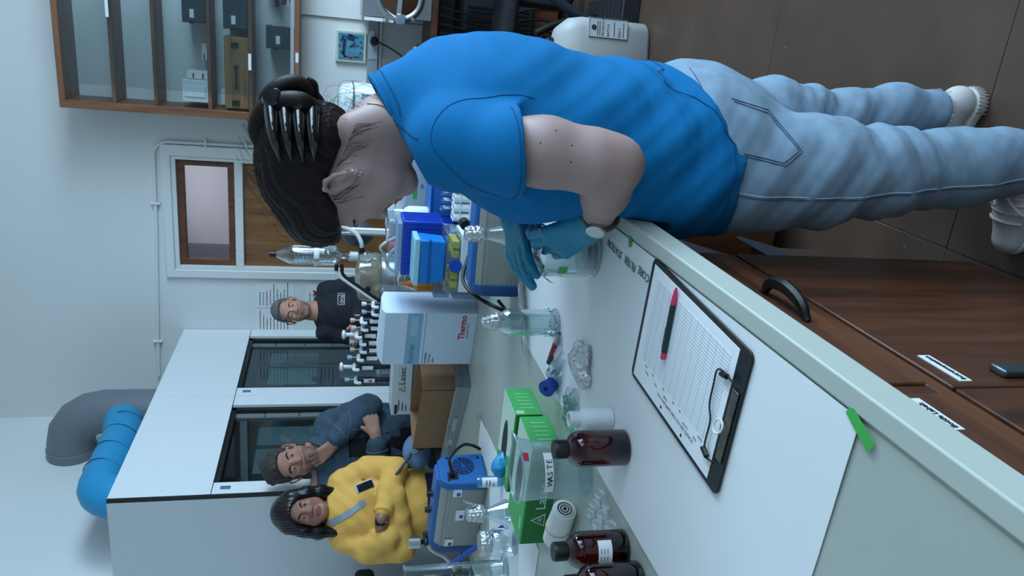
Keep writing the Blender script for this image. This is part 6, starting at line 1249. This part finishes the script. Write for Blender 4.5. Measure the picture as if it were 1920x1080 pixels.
# ------------------------------------------------------------------ tip boxes
t = thing('tip_box', 'deep blue ribbed tip box with clear lid on top of the stack', 'box', (-.768, 2.60, BT + .155), .0)
MB().bx(-.098, .098, -.065, .065, 0, .135).build('base', BLUE, t, bevel=.003)
for k in range(13): MB().bx(-.094 + k * .0152, -.088 + k * .0152, -.0675, -.065, .004, .128).build('rib', BLUE, t)
for k in range(7): MB().bx(.098, .1005, -.055 + k * .017, -.049 + k * .017, .004, .128).build('rib', BLUE, t)
MB().bx(-.100, .100, -.067, .067, .135, .182).build('lid', CLEARP, t, bevel=.004); MB().bx(-.085, .085, -.055, .055, .136, .150).build('tip_rows', M('tips_white_blue', (176, 196, 220), .5, noise=(90, .3)), t)
t = thing('tip_box', 'clear tip tray under the deep blue ribbed tip box', 'box', (-.768, 2.60, BT + .0003), .0); MB().bx(-.092, .092, -.062, .062, 0, .154).build('base', CLEARP, t, bevel=.003); MB().bx(-.092, .092, -.058, .058, .10, .15).build('rack', BLUE, t)
t = thing('tip_box', 'bright blue tip box with pale lid in front of the deep blue one', 'box', (-.768, 2.43, BT + .162), .02)
MB().hexa([(-.070, -.045, 0), (.070, -.045, 0), (.070, .045, 0), (-.070, .045, 0)], [(-.076, -.05, .085), (.076, -.05, .085), (.076, .05, .085), (-.076, .05, .085)]).build('base', BLUEL, t, bevel=.005); MB().bx(-.080, .080, -.054, .054, .085, .104).build('lid', M('lid_pale_aqua', (150, 200, 214), .3), t, bevel=.004); MB().bx(-.078, .078, -.0525, -.05, .05, .056).build('seam_line', M('seam_blue', (14, 84, 150), .4), t)
t = thing('tip_box', 'clear tip box with yellow and blue inserts at the stack bottom', 'box', (-.768, 2.44, BT + .0003), .02)
MB().bx(-.10, .10, -.065, .065, 0, .065).build('base', CLEARP, t, bevel=.003); MB().bx(-.10, .10, -.066, .066, .066, .112).build('middle_tray', M('tray_white_ribbed', (206, 214, 220), .5), t, bevel=.003); MB().bx(-.099, .099, -.065, .065, .113, .160).build('lid', CLEARP, t, bevel=.003); MB().bx(-.094, .094, -.06, .06, .002, .02).build('blue_tray', BLUEL, t)
for x in (-.075, -.045, .03, .062): MB().bx(x - .011, x + .011, -.058, .04, .118, .140).build('insert', M('insert_yellow', (200, 186, 62), .5), t)
MB().lathe([(0, -.003), (.022, -.003), (.022, .003), (0, .003)], 20, (-.008, -.0675, .128), Matrix.Rotation(math.pi / 2, 3, 'X')).build('catch', BLUE, t); text('lettering', 'Plastip', .014, (-.04, -.0665, .085), (1, 0, 0), (0, 0, 1), PRINT, t, ext=.0002)
for k in range(4): MB().bx(-.098 + .05 * k, -.096 + .05 * k, -.0655, -.065, .004, .06).build('divider', WPRINT, t)
def clrbox(loc, w_, d_, h_, label, tint, rows):
    t = thing('tube_rack', label, 'rack', loc, 0); MB().bx(-w_, w_, -d_, -d_ + .002, 0, h_).build('wall', CLEARP, t); MB().bx(-w_, w_, d_ - .002, d_, 0, h_).build('wall', CLEARP, t); MB().bx(-w_, -w_ + .002, -d_, d_, 0, h_).build('wall', CLEARP, t); MB().bx(w_ - .002, w_, -d_, d_, 0, h_).build('wall', CLEARP, t); MB().bx(-w_, w_, -d_, d_, 0, .004).build('floor_plate', CLEARP, t); MB().bx(-w_, w_, -d_, d_, h_ - .01, h_ - .008).build('top_plate', CLEARP, t)
    for i in range(rows):
        for j in range(2): MB().lathe([(0, .006), (.006, .01), (.0075, h_ * .9), (.009, h_ * .9), (.009, h_ * 1.02), (0, h_ * 1.02)], 10, (-w_ + .014 + i * (2 * w_ - .028) / (rows - 1), -d_ + .02 + j * .03, 0)).build('tube', tint, t)
clrbox((-.908, 2.580, BT + .0003), .044, .040, .10, 'clear rack of blue-tinted tubes beside the vial carton', G('tube_blue', (170, 190, 226), .6, .08, milky=.3), 5)
clrbox((-.910, 2.580, BT + .1145), .040, .036, .055, 'clear rack of pink-tinted tubes on top of the tube rack', G('tube_pink', (226, 196, 206), .6, .08, milky=.3), 5)
t = thing('wash_bottle', 'white wash bottle with red nozzle behind the tip boxes', 'bottle', (-.905, 2.705, BT + .0003)); MB().lathe([(0, 0), (.032, 0), (.034, .004), (.034, .13), (.026, .15), (.015, .158), (.015, .17)], 26).build('body', HDPE, t); MB().lathe([(0, .168), (.019, .168), (.018, .19), (.009, .196), (.006, .215), (0, .216)], 20).build('cap', REDP, t); MB().tube(spline([(0, 0, .21), (0, -.005, .23), (.02, -.01, .236), (.04, -.015, .225)], 5), .003, 8).build('nozzle', REDP, t)
t = thing('wash_bottle', 'amber-orange dropper bottle behind the clear tube racks', 'bottle', (-.99, 2.80, BT + .0003)); MB().lathe([(0, 0), (.026, 0), (.028, .004), (.028, .20), (.012, .215), (.012, .225)], 24).build('body', M('bottle_orange', (206, 134, 46), .4), t); MB().lathe([(0, .222), (.014, .222), (.006, .25), (.003, .27), (0, .27)], 16).build('tip', ORANGE, t)
t = thing('coiled_tubing', 'tangle of clear silicone tubing beside the blue tip boxes', 'tubing', (-.93, 2.85, BT + .0003))
for k, pts in enumerate(([(-.08, .1, .01), (-.06, .05, .2), (-.02, 0, .30), (.05, -.04, .31), (.09, -.06, .27), (.06, -.08, .2), (-.0, -.06, .17)], [(-.12, .02, .01), (-.10, .0, .22), (-.04, -.04, .27), (.03, -.06, .19), (.04, -.07, .12)], [(-.05, .12, .01), (.0, .1, .28), (.06, .0, .34), (.1, -.05, .33), (.12, -.02, .28)], [(.0, .0, .01), (-.03, -.03, .15), (.03, -.07, .23), (-.02, -.08, .27)])): MB().tube(spline(pts, 8), .006, 8).build('tube', TUBEW, t)
MB().lathe([(0, 0), (.02, 0), (.018, .02), (.008, .026), (0, .026)], 18, (.06, .05, .28)).build('red_bung', REDP, t); MB().lathe([(.02, 0), (.022, .28), (0, .281)], 18, (.06, .05, 0)).build('support_post', M('post_grey', (120, 126, 130), .4, .5), t)

# ------------------------------------------------------------------ rotary evaporator glassware
t = thing('rotary_evaporator', 'glass coil condenser of a rotary evaporator on its stand', 'evaporator', (-1.088, 3.44, BT + .0003)); RB = M('evaporator_grey', (60, 66, 76), .45)
MB().bx(-.10, .20, -.14, .18, 0, .05).build('base', M('evaporator_base', (170, 174, 176), .45), t, bevel=.008); MB().cyl((.095, .05, .05), (.095, .05, .60), .009, n=14).build('column', STEEL, t)
MB().lathe([(.012, .46), (.014, .475), (.045, .50), (.0465, .52), (.0465, .69), (.044, .70), (.016, .76), (.012, .765)], 30).build('condenser_jacket', GLASSD, t); MB().lathe([(0, .765), (.013, .765), (.013, .795), (0, .796)], 18).build('top_cap', BLACK, t)
MB().tube([(.028 * math.cos(a), .028 * math.sin(a), .52 + .165 * a / (2 * math.pi * 9)) for a in [2 * math.pi * k / 14 for k in range(14 * 9)]], .005, 6).build('coil', GLASSD, t); MB().tube([(0, 0, .50), (0, 0, .70)], .006, 8).build('inner_tube', GLASSD, t)
MB().lathe([(.049, .575), (.050, .577), (.050, .597), (.049, .599)], 28).build('clamp_band', HDPE, t); MB().tube([(.045, .0, .587), (.095, .05, .587)], .006, 8).build('clamp_arm', STEEL, t); MB().box((-.005, -.05, .587), (.012, .012, .03)).build('clamp_screw', STEEL, t)
MB().lathe([(.016, .46), (.016, .445), (.024, .44), (.024, .40), (.018, .395), (.028, .375), (.030, .36), (.016, .335), (.014, .32), (.02, .315)], 24).build('distillation_head', GLASS, t); MB().lathe([(.0225, .402), (.0225, .438)], 24).build('joint_sleeve', M('ptfe_white', (214, 218, 220), .4), t)
for z, y in ((.50, -.0), (.475, .0)): MB().cyl((-.03, -.03, z), (-.06, -.035, z - .002), .009, n=12).build('hose_connector', BLACK, t); MB().tube(spline([(-.06, -.035, z), (-.085, -.04, z - .015), (-.13, -.05, z - .08), (-.19, -.06, z - .17), (-.23, -.06, z - .24)], 6), .0075, 10).build('hose', TUBEW if z > .48 else BLACK, t)
S = SDF((-.02, .03, .28), (.20, .22, .52), .006); S.ell((.075, .12, .40), (.062, .06, .075), None, .02); S.mesh('motor_housing', RB, t)
MB().tube(spline([(.03, .0, .385), (.07, .0, .39), (.11, .02, .42), (.14, .04, .50)], 6), .010, 10).build('vapour_tube', TUBEW, t); MB().cyl((.02, 0, .385), (.045, 0, .387), .014, n=14).build('joint_black', BLACK, t)
MB().bx(.105, .125, .02, .05, .28, .44).build('speed_panel', PAPER, t)
t = thing('water_bath', 'round steel water bath with clear guard behind the tip boxes', 'bath', (-1.30, 3.76, BT + .0003)); MB().lathe([(0, 0), (.12, 0), (.125, .006), (.125, .27), (.118, .28), (.110, .28), (.108, .25), (0, .24)], 34).build('pot', M('bath_steel', (150, 154, 154), .3, .9, bump=(200, .1, .0008)), t); MB().lathe([(.126, .28), (.13, .30), (.115, .38), (.05, .40), (0, .402)], 34).build('guard', G('guard_beige', (214, 206, 188), .5, .06, milky=.45), t); MB().cyl((-.02, -.118, .34), (-.02, -.135, .342), .014, n=12).build('guard_knob', BLACK, t)
for z in (.05, .1, .15, .2): MB().lathe([(.1255, z), (.128, z + .006), (.1255, z + .012)], 34).build('band', STEEL, t)
# ------------------------------------------------------------------ right-hand end: bottles, racks, grey instrument
t = thing('plate_instrument', 'pale grey instrument with scooped top and green label strip', 'instrument', (-.62, 3.02, BT + .0003)); PG = M('instrument_grey', (170, 182, 190), .45)
sec = [(-.22, .0), (.17, 0), (.17, .30), (.16, .315), (.09, .315), (.05, .30), (.0, .262), (-.06, .25), (-.12, .27), (-.16, .31), (-.22, .31)]
MB().prism(sec, -.09, .10, Matrix(((1, 0, 0, 0), (0, 0, -1, 0), (0, 1, 0, 0), (0, 0, 0, 1)))).build('body', PG, t, bevel=.006); MB().bx(-.06, .02, -.102, -.1, .205, .222).build('green_strip', GREENTAPE, t); MB().lathe([(0, 0), (.007, 0), (.006, .003), (0, .003)], 14, (-.01, -.10, .188), Matrix.Rotation(math.pi / 2, 3, 'X')).build('lock', STEEL, t); MB().bx(-.218, .168, -.1015, -.1, .285, .288).build('panel_line', M('line_grey', (120, 132, 140), .5), t)
t = thing('storage_bin', 'blue plastic storage bin below the grey instrument', 'bin', (-.53, 2.80, BT + .0003)); MB().bx(-.26, .18, -.06, .09, 0, .165).build('bin', M('bin_blue', (40, 112, 190), .45), t, bevel=.006); MB().bx(.08, .15, -.063, -.06, .12, .15).build('paper_tag', PAPER, t, bevel=.002); MB().hexa([(-.2, -.059, .165), (.06, -.059, .165), (.06, .08, .165), (-.2, .08, .165)], [(-.22, -.065, .175), (.08, -.065, .175), (.08, .085, .175), (-.22, .085, .175)]).build('lip', MATS['bin_blue'], t)
t = thing('plastic_bottle', 'white plastic bottle with cap standing on the blue bin', 'bottle', (-.725, 2.80, BT + .1755)); MB().lathe([(0, 0), (.040, 0), (.043, .005), (.043, .07), (.036, .085), (.026, .092), (.026, .095)], 28).build('body', HDPE, t); MB().lathe([(0, .092), (.029, .092), (.029, .122), (.027, .125), (0, .125)], 28).build('cap', PAPER, t)
WR = M('rack_white', (220, 226, 230), .4)
def wrack(loc, rz, nx, ny, label, h_=.06, cell=.034):
    t = thing('tube_block', label, 'rack', loc, rz, 'white tube blocks'); w_, d_ = nx * cell / 2, ny * cell / 2
    MB().bx(-w_, w_, -d_, d_, 0, .006).build('base_plate', WR, t, bevel=.002); MB().bx(-w_, w_, -d_, d_, h_ * .62, h_ * .66).build('mid_plate', WR, t)
    for i in range(nx):
        for j in range(ny): MB().lathe([(0, .006), (cell * .46, .006), (cell * .46, h_), (cell * .36, h_), (cell * .36, .02), (0, .02)], 14, (-w_ + cell * (i + .5), -d_ + cell * (j + .5), 0)).build('cup', WR, t)
wrack((-.602, 2.56, BT + .0003), .0, 4, 2, 'white tube block at the bottom of the pair'); wrack((-.602, 2.565, BT + .0605), .0, 4, 2, 'white tube block stacked on the other one')
t = thing('vial_rack', 'blue rack of small clear vials behind the white blocks', 'rack', (-.535, 2.66, BT + .0003), .0); MB().bx(-.13, .13, -.025, .025, 0, .10).build('block', M('rack_blue', (24, 80, 190), .45), t, bevel=.003)
for i in range(9):
    for j in range(2): MB().lathe([(0, .10), (.0085, .10), (.0085, .135), (.005, .14), (.0075, .142), (.0075, .15), (0, .151)], 10, (-.115 + i * .029, -.012 + j * .024, 0)).build('vial', GLASSD, t)
t = thing('benchtop_centrifuge', 'white rounded benchtop machine behind the woman in blue', 'centrifuge', (-.475, 3.85, BT + .0003)); CW = M('machine_white', (214, 222, 226), .35)
loft([rr3(.24, .30, .03, 0), rr3(.25, .31, .04, .02), rr3(.25, .31, .05, .43), rr3(.225, .285, .06, .485), rr3(.17, .23, .06, .503)]).build('case', CW, t, ang=50); MB().tube([(x, y, .435) for x, y in rrect(.253, .313, .05, 5)], .004, 6, closed=True).build('lid_line', M('lid_grey', (110, 124, 136), .5), t); MB().bx(-.1, .1, -.159, -.154, .25, .40).build('front_panel', M('panel_blue_grey', (150, 170, 186), .4), t, bevel=.003)
# ------------------------------------------------------------------ under and beside the bench
t = thing('document_wallet', 'yellow and clear plastic wallet leaning in the knee space', 'wallet', (-.55, 1.62, .32)); MB().box((0, 0, .12), (.004, .20, .24), ry=.2).build('yellow_card', M('card_yellow', (206, 172, 40), .5), t); MB().box((.012, .05, .08), (.004, .3, .3), ry=.25).build('clear_cover', G('wallet_clear', (150, 160, 176), .7, .1, milky=.25), t); MB().box((.02, .1, -.12), (.006, .26, .3), ry=.22).build('dark_folder', M('folder_dark', (36, 42, 54), .5), t); MB().box((0, .06, -.165), (.06, .3, .31)).build('stand', M('folder_stand', (52, 36, 28), .6), t)
t = thing('swivel_chair', 'black high-backed chair at the left edge by the fume hood', 'chair', (-2.745, 3.0, 0), .5); MB().cyl((0, 0, .1), (0, 0, .46), .028, n=14).build('stem', BLACK, t); MB().bx(-.2, .2, -.2, .2, .46, .53).build('seat', MATS['chair_fabric'], t, bevel=.03)
MB().bx(-.10, .10, .18, .25, .62, 1.12).build('backrest', MATS['chair_fabric'], t, bevel=.035, seg=3); MB().bx(-.15, .15, .17, .25, 1.185, 1.285).build('headrest', MATS['chair_fabric'], t, bevel=.03, seg=3); MB().bx(-.04, .04, .20, .23, 1.1, 1.2).build('headrest_post', BLACK, t); MB().tube([(0, .1, .49), (0, .23, .5), (0, .235, .7)], .02, 8).build('back_bracket', BLACK, t)
for k in range(5):
    a = 2 * math.pi * k / 5 + .3; c_, s_ = math.cos(a), math.sin(a); lg = MB().tube([(0, 0, .13), (.14 * c_, .14 * s_, .12), (.26 * c_, .26 * s_, .075)], [.025, .022, .016], 8).build('leg', BLACK, t); MB().lathe([(0, -.012), (.028, -.012), (.028, .012), (0, .012)], 14, (.26 * c_, .26 * s_, .029), Matrix.Rotation(a, 3, 'Z') @ Matrix.Rotation(math.pi / 2, 3, 'Y')).build('castor', BLACK, lg)
